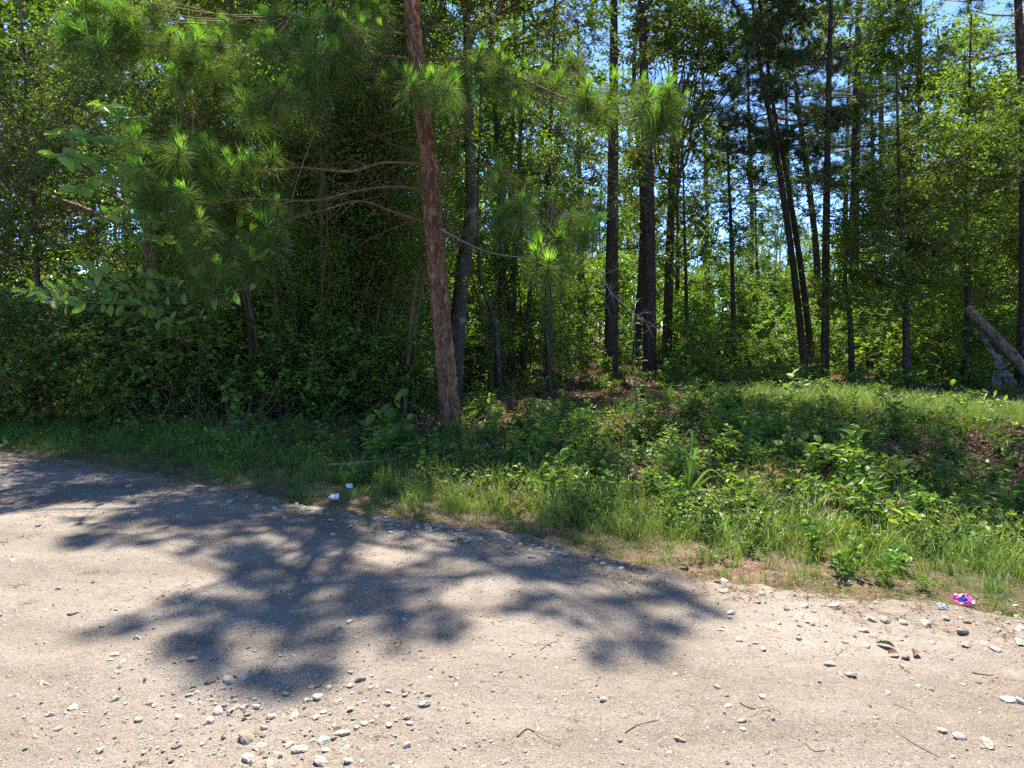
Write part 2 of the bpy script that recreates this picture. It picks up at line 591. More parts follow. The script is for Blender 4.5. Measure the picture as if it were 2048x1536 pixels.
# ------------------------------------------------------------------ ground sheet and road
def axis(lo, hi, fine_lo, fine_hi, step, grow=1.18):
    xs = list(np.arange(fine_lo, fine_hi + step * 0.5, step))
    s, x = step, fine_hi
    while x < hi:
        s *= grow
        x += s
        xs.append(x)
    s, x = step, fine_lo
    while x > lo:
        s *= grow
        x -= s
        xs.insert(0, x)
    return np.array(xs)


def grid_mesh(xs, ys, zfun):
    X, Y = np.meshgrid(xs, ys)
    Z = zfun(X, Y)
    V = np.stack([X, Y, Z], -1).reshape(-1, 3)
    nx, ny = len(xs), len(ys)
    i, j = np.meshgrid(np.arange(ny - 1), np.arange(nx - 1), indexing='ij')
    Fq = np.stack([i * nx + j, i * nx + j + 1, (i + 1) * nx + j + 1, (i + 1) * nx + j], -1).reshape(-1, 4)
    return V, Fq


def ground_mat():
    m, nt, out = new_mat('forest_floor')
    tc = nd(nt, 'ShaderNodeTexCoord')
    n1 = nd(nt, 'ShaderNodeTexNoise')
    n1.inputs['Scale'].default_value = 1.1
    n1.inputs['Detail'].default_value = 7
    n2 = nd(nt, 'ShaderNodeTexNoise')
    n2.inputs['Scale'].default_value = 26
    n2.inputs['Detail'].default_value = 8
    n2.inputs['Roughness'].default_value = 0.7
    for n in (n1, n2):
        nt.links.new(tc.outputs['Object'], n.inputs[0])
    c1 = ramp(nt, [(0.30, (0.10, 0.066, 0.042)), (0.5, (0.20, 0.125, 0.082)), (0.68, (0.30, 0.205, 0.145))], n2.outputs[0])
    c2 = ramp(nt, [(0.42, (0, 0, 0)), (0.62, (1, 1, 1))], n1.outputs[0])
    col = mix_col(nt, c1.outputs[0], (0.105, 0.095, 0.045), c2.outputs[0])
    vo = nd(nt, 'ShaderNodeTexVoronoi')
    vo.inputs['Scale'].default_value = 22
    nt.links.new(tc.outputs['Object'], vo.inputs['Vector'])
    col = mix_col(nt, col, vo.outputs['Color'], 0.12, 'OVERLAY')
    b = nd(nt, 'ShaderNodeBsdfPrincipled')
    b.inputs['Roughness'].default_value = 0.95
    b.inputs['Specular IOR Level'].default_value = 0.1
    nt.links.new(col, b.inputs['Base Color'])
    bp = nd(nt, 'ShaderNodeBump')
    bp.inputs['Strength'].default_value = 0.9
    bp.inputs['Distance'].default_value = 0.04
    nt.links.new(n2.outputs[0], bp.inputs['Height'])
    nt.links.new(bp.outputs[0], b.inputs['Normal'])
    nt.links.new(b.outputs[0], out.inputs[0])
    return m


def road_mat():
    m, nt, out = new_mat('dusty_gravel_road')
    tc = nd(nt, 'ShaderNodeTexCoord')
    big = nd(nt, 'ShaderNodeTexNoise')
    big.inputs['Scale'].default_value = 0.9
    big.inputs['Detail'].default_value = 5
    mid = nd(nt, 'ShaderNodeTexNoise')
    mid.inputs['Scale'].default_value = 9
    mid.inputs['Detail'].default_value = 8
    mid.inputs['Roughness'].default_value = 0.65
    fine = nd(nt, 'ShaderNodeTexNoise')
    fine.inputs['Scale'].default_value = 120
    fine.inputs['Detail'].default_value = 4
    for n in (big, mid, fine):
        nt.links.new(tc.outputs['Object'], n.inputs[0])
    c = ramp(nt, [(0.3, (0.165, 0.134, 0.106)), (0.5, (0.212, 0.177, 0.143)), (0.72, (0.265, 0.228, 0.190))], mid.outputs[0]).outputs[0]
    cb = ramp(nt, [(0.33, (0.160, 0.130, 0.103)), (0.67, (0.262, 0.232, 0.198))], big.outputs[0]).outputs[0]
    col = mix_col(nt, c, cb, 0.5)
    mpl = nd(nt, 'ShaderNodeMapping')
    mpl.inputs['Rotation'].default_value = (0, 0, R(24))
    mpl.inputs['Scale'].default_value = (0.22, 1.5, 1)
    nt.links.new(tc.outputs['Object'], mpl.inputs[0])
    lane = nd(nt, 'ShaderNodeTexNoise')
    lane.inputs['Scale'].default_value = 1.3
    lane.inputs['Detail'].default_value = 4
    nt.links.new(mpl.outputs[0], lane.inputs[0])
    lr = ramp(nt, [(0.36, (0.80, 0.77, 0.73)), (0.52, (1.03, 1.02, 1.0)), (0.66, (1.18, 1.18, 1.15))], lane.outputs[0]).outputs[0]
    col = mix_col(nt, col, lr, 1.0, 'MULTIPLY')
    cf = ramp(nt, [(0.32, (0.62, 0.60, 0.58)), (0.52, (1, 1, 1)), (0.72, (1.18, 1.18, 1.16))], fine.outputs[0]).outputs[0]
    col = mix_col(nt, col, cf, 0.8, 'MULTIPLY')
    # small stones bedded flush in the dust, three sizes
    heights = []
    for sc, lo, hi, keep in ((17, 0.16, 0.24, 0.78), (34, 0.20, 0.30, 0.62), (70, 0.22, 0.34, 0.45), (150, 0.24, 0.36, 0.40)):
        vo = nd(nt, 'ShaderNodeTexVoronoi')
        vo.inputs['Scale'].default_value = sc
        vo.inputs['Randomness'].default_value = 1.0
        wv = mix_col(nt, tc.outputs['Object'], fine.outputs['Color'] if sc < 100 else mid.outputs['Color'], 0.004)
        nt.links.new(wv, vo.inputs['Vector'])
        disc = ramp(nt, [(lo, (1, 1, 1)), (hi, (0, 0, 0))], vo.outputs['Distance']).outputs[0]
        sp = nd(nt, 'ShaderNodeSeparateColor')
        nt.links.new(vo.outputs['Color'], sp.inputs[0])
        pick = nd(nt, 'ShaderNodeMath', operation='GREATER_THAN')
        pick.inputs[1].default_value = keep
        nt.links.new(sp.outputs[0], pick.inputs[0])
        mk = nd(nt, 'ShaderNodeMath', operation='MULTIPLY')
        nt.links.new(disc, mk.inputs[0])
        nt.links.new(pick.outputs[0], mk.inputs[1])
        sc_col = ramp(nt, [(0.0, (0.12, 0.096, 0.075)), (0.35, (0.225, 0.190, 0.155)), (1.0, (0.36, 0.33, 0.285))], sp.outputs[1]).outputs[0]
        col = mix_col(nt, col, sc_col, mk.outputs[0])
        heights.append(mk.outputs[0])
    b = nd(nt, 'ShaderNodeBsdfPrincipled')
    b.inputs['Roughness'].default_value = 0.95
    b.inputs['Specular IOR Level'].default_value = 0.1
    nt.links.new(col, b.inputs['Base Color'])
    prev = None
    for h, dist in ((heights[0], 0.012), (heights[1], 0.010), (heights[2], 0.006), (fine.outputs[0], 0.008), (mid.outputs[0], 0.04)):
        bp = nd(nt, 'ShaderNodeBump')
        bp.inputs['Strength'].default_value = 0.8
        bp.inputs['Distance'].default_value = dist
        nt.links.new(h, bp.inputs['Height'])
        if prev is not None:
            nt.links.new(prev, bp.inputs['Normal'])
        prev = bp.outputs[0]
    nt.links.new(prev, b.inputs['Normal'])
    nt.links.new(b.outputs[0], out.inputs[0])
    return m


g = Geo()
xs = axis(-900, 900, -14, 16, 0.16)
ys = axis(-300, 1200, 2.5, 30, 0.16)
V, Fq = grid_mesh(xs, ys, ground_h)
g.add(V, Fq)
ground = link('ground', g.mesh('ground', ground_mat(), True))
tag(ground, 'leaf strewn woodland ground under the trees', kind='structure')

ROAD_W = 7.0


def road_z(X, D):
    """D: distance inside the road from its wooded edge"""
    z = 0.012 + 0.03 * np.clip(D / 2.0, 0, 1) + (vnoise(X, D, 0.9, 21) - 0.5) * 0.035 + (vnoise(X, D, 0.22, 22) - 0.5) * 0.014 + (vnoise(X, D, 0.08, 23) - 0.5) * 0.007
    e = np.minimum(D, ROAD_W - D)
    rag = 0.06 + 0.14 * vnoise(X, D, 0.5, 24) + 0.16 * vnoise(X, D, 0.11, 25)
    return z - 0.085 * np.clip(1 - (e + 0.18) / rag, 0, 1)


rx = axis(-60, 60, -8.5, 6.0, 0.035, 1.25)
rd = np.concatenate([np.arange(-0.18, 4.0, 0.035), np.arange(4.05, ROAD_W + 0.18, 0.12)])
X, D = np.meshgrid(rx, rd)
Z = road_z(X, D)
V = np.stack([X, edge_y(X) - D, Z], -1).reshape(-1, 3)
nx, ny = len(rx), len(rd)
i, j = np.meshgrid(np.arange(ny - 1), np.arange(nx - 1), indexing='ij')
Fq = np.stack([i * nx + j, (i + 1) * nx + j, (i + 1) * nx + j + 1, i * nx + j + 1], -1).reshape(-1, 4)
g = Geo()
g.add(V, Fq)
road = link('road', g.mesh('road', road_mat(), True))
tag(road, 'pale dusty gravel road in dappled sun', kind='structure')


def surf_z(x, y):
    x, y = np.asarray(x, float), np.asarray(y, float)
    d = edge_y(x) - y
    return np.where((d > -0.1) & (d < ROAD_W), np.maximum(road_z(x, d), ground_h(x, y)), ground_h(x, y))


# ------------------------------------------------------------------ scattering of uncountable ground cover
def scatter(name, meshes, P, rot, scl, idx, label, cat):
    src = bpy.data.collections.new(name + '_source')
    for k, me in enumerate(meshes):
        src.objects.link(bpy.data.objects.new('%s_source_%02d' % (name, k), me))
    me = bpy.data.meshes.new(name)
    me.vertices.add(len(P))
    me.vertices.foreach_set('co', np.asarray(P, np.float32).ravel())
    for nm, ty, val, prop in (('rot', 'FLOAT_VECTOR', rot, 'vector'), ('scl', 'FLOAT', scl, 'value'), ('idx', 'INT', idx, 'value')):
        a = me.attributes.new(nm, ty, 'POINT')
        a.data.foreach_set(prop, np.asarray(val, np.int32 if ty == 'INT' else np.float32).ravel())
    me.update()
    o = link(name, me)
    ng = bpy.data.node_groups.new(name + '_scatter', 'GeometryNodeTree')
    ng.interface.new_socket('Geometry', in_out='INPUT', socket_type='NodeSocketGeometry')
    ng.interface.new_socket('Geometry', in_out='OUTPUT', socket_type='NodeSocketGeometry')
    gi, go = ng.nodes.new('NodeGroupInput'), ng.nodes.new('NodeGroupOutput')
    iop = ng.nodes.new('GeometryNodeInstanceOnPoints')
    ci = ng.nodes.new('GeometryNodeCollectionInfo')
    ci.inputs['Collection'].default_value = src
    ci.inputs['Separate Children'].default_value = True
    ci.inputs['Reset Children'].default_value = True
    iop.inputs['Pick Instance'].default_value = True

    def na(nm, ty):
        n = ng.nodes.new('GeometryNodeInputNamedAttribute')
        n.data_type = ty
        n.inputs['Name'].default_value = nm
        return [s for s in n.outputs if s.enabled][0]
    e2r = ng.nodes.new('FunctionNodeEulerToRotation')
    ng.links.new(na('rot', 'FLOAT_VECTOR'), e2r.inputs[0])
    ng.links.new(gi.outputs[0], iop.inputs['Points'])
    ng.links.new(ci.outputs[0], iop.inputs['Instance'])
    ng.links.new(na('idx', 'INT'), iop.inputs['Instance Index'])
    ng.links.new(e2r.outputs[0], iop.inputs['Rotation'])
    ng.links.new(na('scl', 'FLOAT'), iop.inputs['Scale'])
    ng.links.new(iop.outputs[0], go.inputs[0])
    mod = o.modifiers.new('scatter', 'NODES')
    mod.node_group = ng
    tag(o, label, cat, kind='stuff')
    return o


def blades(g, n, h, spread, w, mat, lean=0.5, base_r=0.03, curl=0.6):
    """grass blades, three quads each, bent over"""
    th = rng.random(n) * 2 * math.pi
    out = np.stack([np.cos(th), np.sin(th), 0 * th], 1)
    side = np.stack([-np.sin(th), np.cos(th), 0 * th], 1)
    H = h * rng.uniform(0.45, 1.0, n)
    ln = lean * rng.uniform(0.3, 1.2, n)
    b = out * (rng.random(n)[:, None] * base_r) + np.stack([rng.normal(0, base_r, n), rng.normal(0, base_r, n), np.zeros(n)], 1)
    K = 4
    V = np.zeros((n, 2 * K - 1, 3))
    for k in range(K):
        t = k / (K - 1)
        c = b + out * (H * ln * (t ** 1.8) * spread)[:, None]
        c[:, 2] += H * (t - curl * ln * t ** 3 * 0.55)
        ww = w * (1 - t ** 2) * 0.5
        if k < K - 1:
            V[:, 2 * k] = c - side * ww
            V[:, 2 * k + 1] = c + side * ww
        else:
            V[:, 2 * k] = c
    base = (np.arange(n) * (2 * K - 1))[:, None]
    Fq = np.concatenate([base + np.array([[2 * k, 2 * k + 1, 2 * k + 3, 2 * k + 2]]) for k in range(K - 2)])
    t = np.repeat(rng.random(n), 2 * K - 1)
    VV = V.reshape(-1, 3)
    m0 = g.n
    g.add(VV, Fq, mat, t)
    Ft = base + np.array([[2 * (K - 2), 2 * (K - 2) + 1, 2 * (K - 1)]])
    g.P.append((Ft + m0, mat))


def weed_mesh(name, h, nst, nl, L, W, mats, spread=0.25, flat_=0.6):
    """a few stems with alternate leaves"""
    g = Geo()
    for s in range(nst):
        a = rng.random() * 6.283
        tip = np.array([math.cos(a) * spread * rng.uniform(0.2, 1), math.sin(a) * spread * rng.uniform(0.2, 1), h * rng.uniform(0.6, 1.0)])
        b = np.array([math.cos(a) * 0.03, math.sin(a) * 0.03, -0.03])
        C = spline([b, b * 0.5 + tip * 0.5 * np.array([0.6, 0.6, 1.1]), tip], 6)
        tube(g, C, np.linspace(0.004, 0.0015, 6), 3, 1)
        t = rng.uniform(0.12, 1.0, nl)
        P = np.stack([np.interp(t, np.linspace(0, 1, 6), C[:, k]) for k in range(3)], 1)
        th = rng.random(nl) * 6.283
        Dv = np.stack([np.cos(th), np.sin(th), rng.uniform(-0.25, 0.6, nl)], 1)
        N = norm(np.array([[0, 0, 1.0]]) * flat_ + rng.normal(size=(nl, 3)) * 0.45)
        leaves(g, P, Dv, N, L * rng.uniform(0.5, 1.1, nl), W * rng.uniform(0.6, 1.1, nl), 0)
    return g.mesh(name, mats)


# ------------------------------------------------------------------ tree builders
def trunk_mesh(name, C, rad, mat, sides=14, flare=0.35, wob=0.06):
    if len(C) < 60 and sides >= 12:
        sides, n0 = 26, len(C)
        rad = np.interp(np.linspace(0, 1, 110), np.linspace(0, 1, n0), np.asarray(rad, float))
        C = spline(C, 110)
        wob = 0.13
    g = Geo()
    C = np.asarray(C, float)
    s = np.linspace(0, 1, len(C))
    zz = C[:, 2] - C[0, 2]
    r = np.asarray(rad, float) * (1 + flare * np.exp(-zz / 0.35))
    tube(g, C, r, sides, 0, 0.5, wob)
    return g.mesh(name, mat, True)


def trunk_pt(C, z):
    return np.stack([np.interp(z, C[:, 2], C[:, k]) for k in range(3)], -1)


def hard_crown(g, C, centers, ntw, nlf, L, W, tw_len=(0.35, 0.9), limb_r=0.03, cull=True, keep=None, aspect=None, up=0.35, lm=0, bm=1, limb_from=None):
    """limbs from trunk curve C to each centre, twigs from the centres, leaves along the twigs"""
    centers = np.asarray(centers, float)
    if len(centers) == 0:
        return
    nc = len(centers)
    if cull:
        centers = centers[~lit_mask(centers) | (rng.random(nc) < 0.05)]
        nc = len(centers)
        if nc == 0:
            return
    z0, z1 = C[0, 2], C[-1, 2]
    lo = z0 + (limb_from if limb_from is not None else 0.25 * (z1 - z0))
    nm = max(3, nc // 7)
    sd = centers[rng.choice(nc, min(nm, nc), replace=False)]
    own = np.argmin(((centers[:, None, :] - sd[None]) ** 2).sum(2), 1)
    for q in range(len(sd)):
        grp = centers[own == q]
        if len(grp) == 0:
            continue
        c = grp.mean(0)
        t0 = trunk_pt(C, np.array([np.clip(c[2], z0, z1)]))[0]
        h = math.hypot(c[0] - t0[0], c[1] - t0[1])
        za = c[2] - h * rng.uniform(0.25, 0.8)
        if za < lo:
            za = lo + rng.random() * max(0.05, min(z1, c[2]) - lo) * 0.6
        a = trunk_pt(C, np.array([min(za, z1 - 0.05)]))[0]
        mid = a * 0.45 + c * 0.55 + np.array([rng.normal(0, 0.10 * h), rng.normal(0, 0.10 * h), 0.08 * h + rng.normal(0, 0.06 * h)])
        Q = spline([a, a * 0.75 + mid * 0.25 + rng.normal(0, 0.04 * h + 0.01, 3), mid, c], 9)
        tube(g, Q, np.linspace(limb_r * (0.55 + 0.13 * h), 0.007, 9), 5, bm, cap=False)
        for e in grp:
            b0 = Q[int(rng.integers(3, 9))]
            hh = np.linalg.norm(e - b0)
            tube(g, spline([b0, (b0 + e) / 2 + rng.normal(0, 0.08 * hh + 0.01, 3), e], 5), np.linspace(0.010, 0.004, 5), 3, bm, cap=False)
    n = nc * ntw
    P0 = np.repeat(centers, ntw, 0)
    o = np.repeat(norm(centers - trunk_pt(C, np.clip(centers[:, 2] - 0.4, z0, z1))), ntw, 0)
    D = norm(unit(n) * 1.0 + o * 0.55 + np.array([[0, 0, up * 0.3]]))
    D[:, 2] *= 0.7
    D = norm(D)
    ln = rng.uniform(*tw_len, n)
    P1 = P0 + D * ln[:, None] + np.array([[0, 0, -0.06]])
    prisms(g, P0, P1, np.full(n, 0.005), np.full(n, 0.002), bm)
    m = n * nlf
    t = rng.uniform(0.12, 1.05, m)
    B = np.repeat(P0, nlf, 0) * (1 - t[:, None]) + np.repeat(P1, nlf, 0) * t[:, None]
    TD = np.repeat(D, nlf, 0)
    sidev = norm(np.cross(TD, np.array([[0, 0, 1.0]]))) * np.where(rng.random(m) < 0.5, 1, -1)[:, None]
    LD = norm(TD * 0.7 + sidev * rng.uniform(0.4, 1.3, m)[:, None] + rng.normal(size=(m, 3)) * 0.25 + np.array([[0, 0, -0.15]]))
    N = norm(np.array([[0, 0, 1.0]]) + rng.normal(size=(m, 3)) * 0.75)
    B = B + rng.normal(size=(m, 3)) * 0.02
    if cull:
        k = ~lit_mask(B) | (rng.random(m) < 0.07)
        if keep is not None:
            k &= keep(B)
        B, LD, N = B[k], LD[k], N[k]
    m = len(B)
    # one spray shares a tone
    leaves(g, B, LD, N, L * rng.uniform(0.65, 1.15, m), W * rng.uniform(0.65, 1.15, m), lm)


def ellipsoid_pts(n, c, r, shell=0.45):
    d = unit(n)
    rad = rng.random(n) ** (1 / 3.0) * (1 - shell) + shell * (0.75 + 0.25 * rng.random(n))
    return np.asarray(c) + d * rad[:, None] * np.asarray(r)


def far_tufts(g, P, A, nn, L, W, nm=0, droop=0.1, spread=0.9):
    n = len(P)
    if n == 0:
        return
    Pn = np.repeat(P, nn, 0)
    D = norm(np.repeat(A, nn, 0) * 0.6 + unit(n * nn) * spread)
    t = np.clip(np.repeat(rng.random(n), nn) * 0.7 + rng.random(n * nn) * 0.3, 0, 1)
    needles(g, Pn + rng.normal(size=Pn.shape) * 0.025, D, L * rng.uniform(0.6, 1.1, n * nn), W, nm, t, droop)


def pine_crown(g, C, z0, z1, Rmax, nb, ntuft, nn=40, L=0.26, W=0.016, cull=True, lm=0, bm=1, dead=0):
    """branches in loose whorls, needle tufts on their outer halves"""
    TP, TA = [], []
    for b in range(nb):
        f = (b + rng.random()) / nb
        z = z0 + (z1 - z0) * f
        az = b * 2.4 + rng.normal(0, 0.5)
        ln = Rmax * (1 - f ** 1.6 * 0.85) * rng.uniform(0.6, 1.05)
        if f < 0.15:
            ln *= 0.8
        a = trunk_pt(C, np.array([z]))[0]
        d = np.array([math.cos(az), math.sin(az), 0])
        rise = rng.uniform(-0.05, 0.35)
        Q = spline([a, a + d * ln * 0.5 + np.array([0, 0, ln * (rise * 0.3 - 0.04)]), a + d * ln + np.array([0, 0, ln * rise])], 7)
        tube(g, Q, np.linspace(0.012 + 0.012 * ln, 0.006, 7), 4, bm, cap=False)
        nt_ = max(4, int(ntuft * rng.uniform(0.6, 1.2) * ln / Rmax))
        t = rng.uniform(0.35, 1.0, nt_)
        base = np.stack([np.interp(t, np.linspace(0, 1, 7), Q[:, k]) for k in range(3)], 1)
        sd = np.array([-d[1], d[0], 0])
        off = sd * (rng.normal(0, 0.30, nt_) * ln * 0.55)[:, None] * (1.1 - 0.6 * t)[:, None] + d * rng.uniform(0, 0.2, nt_)[:, None] + np.stack([np.zeros(nt_)] * 2 + [rng.uniform(-0.1, 0.35, nt_)], 1)
        P = base + off
        if cull:
            k = ~lit_mask(P) | (rng.random(nt_) < 0.04)
            P, base = P[k], base[k]
        prisms(g, base, P, np.full(len(P), 0.006), np.full(len(P), 0.004), bm)
        TP.append(P)
        TA.append(norm(P - base + np.array([[0, 0, 0.15]])))
    if TP:
        far_tufts(g, np.concatenate(TP), np.concatenate(TA), nn, L, W, lm)
    for _ in range(dead):
        z = rng.uniform(C[0, 2] + 2.5, z0)
        a = trunk_pt(C, np.array([z]))[0]
        az = rng.random() * 6.283
        ln = rng.uniform(0.4, 1.5)
        d = np.array([math.cos(az), math.sin(az), rng.uniform(-0.3, 0.3)])
        Q = spline([a, a + d * ln * 0.5 + np.array([0, 0, 0.05]), a + d * ln], 5)
        tube(g, Q, np.linspace(0.016, 0.004, 5), 4, bm, cap=False)


def px_curve(pts, Y, n=24, top=None, ground=True):
    """a trunk from pixels standing at depth Y; the first point is its foot"""
    W = [at(px, py, Y) for px, py in pts]
    f = W[0].copy()
    f[2] = float(ground_h(f[0], f[1])) - 0.08
    if ground:
        W[0] = f
    if top is not None:
        d = W[-1] - W[-2]
        d = d / d[2]
        e = W[-1] + d * (top - W[-1][2]) * 0.75
        e[2] = top
        W.append(e)
    return spline(W, n)


def pine(label, pts, Y, w_px, top, z0, Rmax, nb=26, ntuft=16, bark='bark_pine_far', dead=6, cull=True, nn=34, cat='tree', group=None, sides=14):
    C = px_curve(pts, Y, 26, top)
    f = C[0].copy()
    root = empty('pine_tree', f)
    tag(root, label, cat, group)
    Cl = C - f
    r0 = w_px / 2 / F_PX * Y
    s = np.linspace(0, 1, len(C))
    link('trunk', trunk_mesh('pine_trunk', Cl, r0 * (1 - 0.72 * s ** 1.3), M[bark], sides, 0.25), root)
    g = Geo()
    pine_crown(g, C, z0, top - 0.2, Rmax, nb, ntuft, nn=nn, cull=cull, dead=dead)
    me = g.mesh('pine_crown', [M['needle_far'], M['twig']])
    me.transform(Matrix.Translation(-Vector(f)))
    link('crown', me, root)
    return root


def hardwood(label, pts, Y, w_px, top, blobs, leaf='leaf', bark='bark_grey', L=0.09, W=0.055, ntw=12, nlf=14, cull=True, extra=None, keep=None,
             name='hardwood_tree', cat='tree', group=None, limb_from=None, tw_len=(0.35, 0.9), foot=None):
    """blobs: (centre, radii, number of sprays) in world space"""
    C = foot if foot is not None else px_curve(pts, Y, 24, top)
    f = C[0].copy()
    root = empty(name, f)
    tag(root, label, cat, group)
    r0 = w_px / 2 / F_PX * Y
    s = np.linspace(0, 1, len(C))
    link('trunk', trunk_mesh('trunk', C - f, r0 * (1 - 0.8 * s), M[bark], 14 if w_px > 15 else 10, 0.2), root)
    cs = [ellipsoid_pts(n, c, r) for c, r, n in blobs]
    if extra is not None and len(extra):
        cs.append(extra)
    g = Geo()
    cc = np.concatenate(cs)
    cc = cc[cc[:, 2] > 0.4]
    hard_crown(g, C, cc, ntw, nlf, L, W, cull=cull, keep=keep, limb_r=0.02 + r0 * 0.12, limb_from=limb_from, tw_len=tw_len)
    me = g.mesh('crown', [M[leaf], M['twig']])
    me.transform(Matrix.Translation(-Vector(f)))
    link('crown', me, root)
    return root


def blob(px, py, Y, rpx, rpy, n, ry=None):
    c = at(px, py, Y)
    return (c, (rpx / F_PX * Y, ry if ry is not None else rpx / F_PX * Y, rpy / F_PX * Y), n)


def shade_points(n, poly, yT, Rm, z_lo, z_hi, holes=None, xc=None):
    """points of a crown round depth yT whose shadows fall inside the outline poly on the ground"""
    poly = np.asarray(poly)
    lo, hi = poly.min(0), poly.max(0)
    out = np.zeros((0, 2))
    while len(out) < n:
        q = rng.uniform(lo, hi, (n * 3, 2))
        q = q[in_poly(q, poly)]
        if holes:
            pq = to_px(np.column_stack([q, np.zeros(len(q))]))
            k = np.ones(len(q), bool)
            for (hx, hy), (ax, ay) in holes:
                k &= ((pq[:, 0] - hx) / ax) ** 2 + ((pq[:, 1] - hy) / ay) ** 2 > 1
            q = q[k]
        if len(q) == 0:
            return np.zeros((0, 3))
        out = np.vstack([out, q])
    q = out[:n]
    zl = np.clip((yT - Rm - q[:, 1]) / KY, z_lo, z_hi)
    zh = np.clip((yT + Rm - q[:, 1]) / KY, z_lo, z_hi)
    z = zl + (zh - zl) * rng.random(n)
    return np.column_stack([q[:, 0] + KX * z, q[:, 1] + KY * z, z])


# ================================================================== the near pine
foot = gpt(905, 864)
PY = float(foot[1])
NC = spline(np.vstack([px_curve([(905, 864), (889, 700), (870, 500), (857, 330), (838, 150), (820, 0)], PY, 30)[::3], [(-1.5, PY, 8.2), (-1.35, PY, 9.8), (-1.2, PY, 11.2), (-1.1, PY, 12.6)]]), 70)
pine0 = empty('pine_tree', NC[0])
tag(pine0, 'tall leaning pine with reddish plated bark beside the road, low needled branches', 'tree')


def near_trunk():
    g = Geo()
    zf = np.concatenate([np.linspace(NC[0, 2], 7.2, 330), np.linspace(7.4, 12.6, 24)])
    C = trunk_pt(NC, zf) - NC[0]
    z = zf - NC[0, 2]
    r = (0.143 - 0.0050 * z - 0.009 * np.maximum(0, z - 7)) * (1 + 0.26 * np.exp(-z / 0.28))
    r = np.maximum(r, 0.02)
    S = 104
    th = np.linspace(0, 2 * math.pi, S, endpoint=False)
    # bark plates: cells stretched along the trunk, grooves between them
    ns = 900
    sz, st = rng.uniform(-0.2, 7.4, ns), rng.uniform(0, 2 * math.pi, ns)
    kz = 0.5
    seeds = np.column_stack([np.cos(st) * 0.15, np.sin(st) * 0.15, sz * kz])
    hts = rng.random(ns)
    V = np.zeros((len(zf), S, 3))
    T = np.zeros((len(zf), S))
    for k in range(len(zf)):
        wob = 0.016 * np.sin(th * 5 + z[k] * 9) + 0.012 * np.sin(th * 11 - z[k] * 23)
        P = np.column_stack([np.cos(th + wob) * 0.15, np.sin(th + wob) * 0.15, np.full(S, z[k] * kz) + 0.012 * np.sin(th * 7 + z[k] * 4)])
        near = np.abs(seeds[:, 2] - z[k] * kz) < 0.12
        if z[k] > 7.0 or near.sum() < 3:
            d = np.full(S, 0.0)
            T[k] = 0.5
        else:
            dd = np.linalg.norm(P[:, None, :] - seeds[None, near, :], axis=2)
            o = np.argsort(dd, axis=1)[:, :2]
            d1 = np.take_along_axis(dd, o[:, :1], 1)[:, 0]
            d2 = np.take_along_axis(dd, o[:, 1:2], 1)[:, 0]
            e = d2 - d1
            hh = hts[near][o[:, 0]]
            d = -0.042 * np.exp(-(e / 0.0105) ** 2) + 0.012 * hh + 0.004 * vnoise(th * 9 + 40, np.full(S, z[k] * 14), 1.0, 5)
            T[k] = 0.14 + 0.76 * ((hh * 7.3) % 1.0)
        rr = r[k] + d
        V[k] = C[k] + np.column_stack([np.cos(th) * rr, np.sin(th) * rr, np.zeros(S)])
    n = len(zf)
    i, j = np.meshgrid(np.arange(n - 1), np.arange(S), indexing='ij')
    k2 = (j + 1) % S
    Fq = np.stack([i * S + j, i * S + k2, (i + 1) * S + k2, (i + 1) * S + j], -1).reshape(-1, 4)
    g.add(V.reshape(-1, 3), Fq, 0, T.ravel())
    return g.mesh('near_pine_trunk', M['bark_pine'], True)


link('trunk', near_trunk(), pine0)


def curved_needles(g, n, ax, lo, hi, Lr, W, mat, droop, z0=0.0, z1=0.0):
    """needles as bent strips leaving a shoot that runs along +Z"""
    th = rng.random(n) * 6.283
    an = rng.uniform(lo, hi, n)
    D = np.stack([np.sin(an) * np.cos(th), np.sin(an) * np.sin(th), np.cos(an)], 1)
    S = norm(np.cross(D, rng.normal(size=(n, 3))))
    L = rng.uniform(*Lr, n)[:, None]
    P = np.column_stack([np.zeros(n), np.zeros(n), rng.uniform(z0, z1, n)])
    dr = np.array([[0, 0, -1.0]])
    V = np.stack([P - S * W * 0.5, P + S * W * 0.5, P + D * L * 0.5 + dr * L * droop * 0.22 - S * W * 0.5, P + D * L * 0.5 + dr * L * droop * 0.22 + S * W * 0.5,
                  P + D * L * 0.95 + dr * L * droop], 1)
    b = (np.arange(n) * 5)[:, None]
    t = np.repeat(rng.random(n), 5)
    m0 = g.n
    g.add(V.reshape(-1, 3), b + np.array([[0, 1, 3, 2]]), mat, t)
    g.P.append((b + np.array([[2, 3, 4]]) + m0, mat))


TUFTS = []
for k in range(7):
    g = Geo()
    tube(g, [(0, 0, -0.16), (0.004, 0, -0.06), (0, 0, 0.03)], [0.006, 0.006, 0.004], 5, 2)
    curved_needles(g, 40 + 3 * k, None, 0.05, 0.60, (0.15, 0.23), 0.0062, 1, 0.0, -0.01, 0.03)
    curved_needles(g, 150 + 14 * (k % 3), None, 0.75, 1.95, (0.24, 0.38), 0.0052, 0, 0.46, -0.18, 0.0)
    if k % 3 == 2:
        curved_needles(g, 24, None, 1.5, 2.5, (0.2, 0.28), 0.005, 3, 0.3, -0.16, -0.08)
    TUFTS.append(g.mesh('needle_tuft', [M['needle_old'], M['needle_new'], M['twig_red'], M['dry']]))

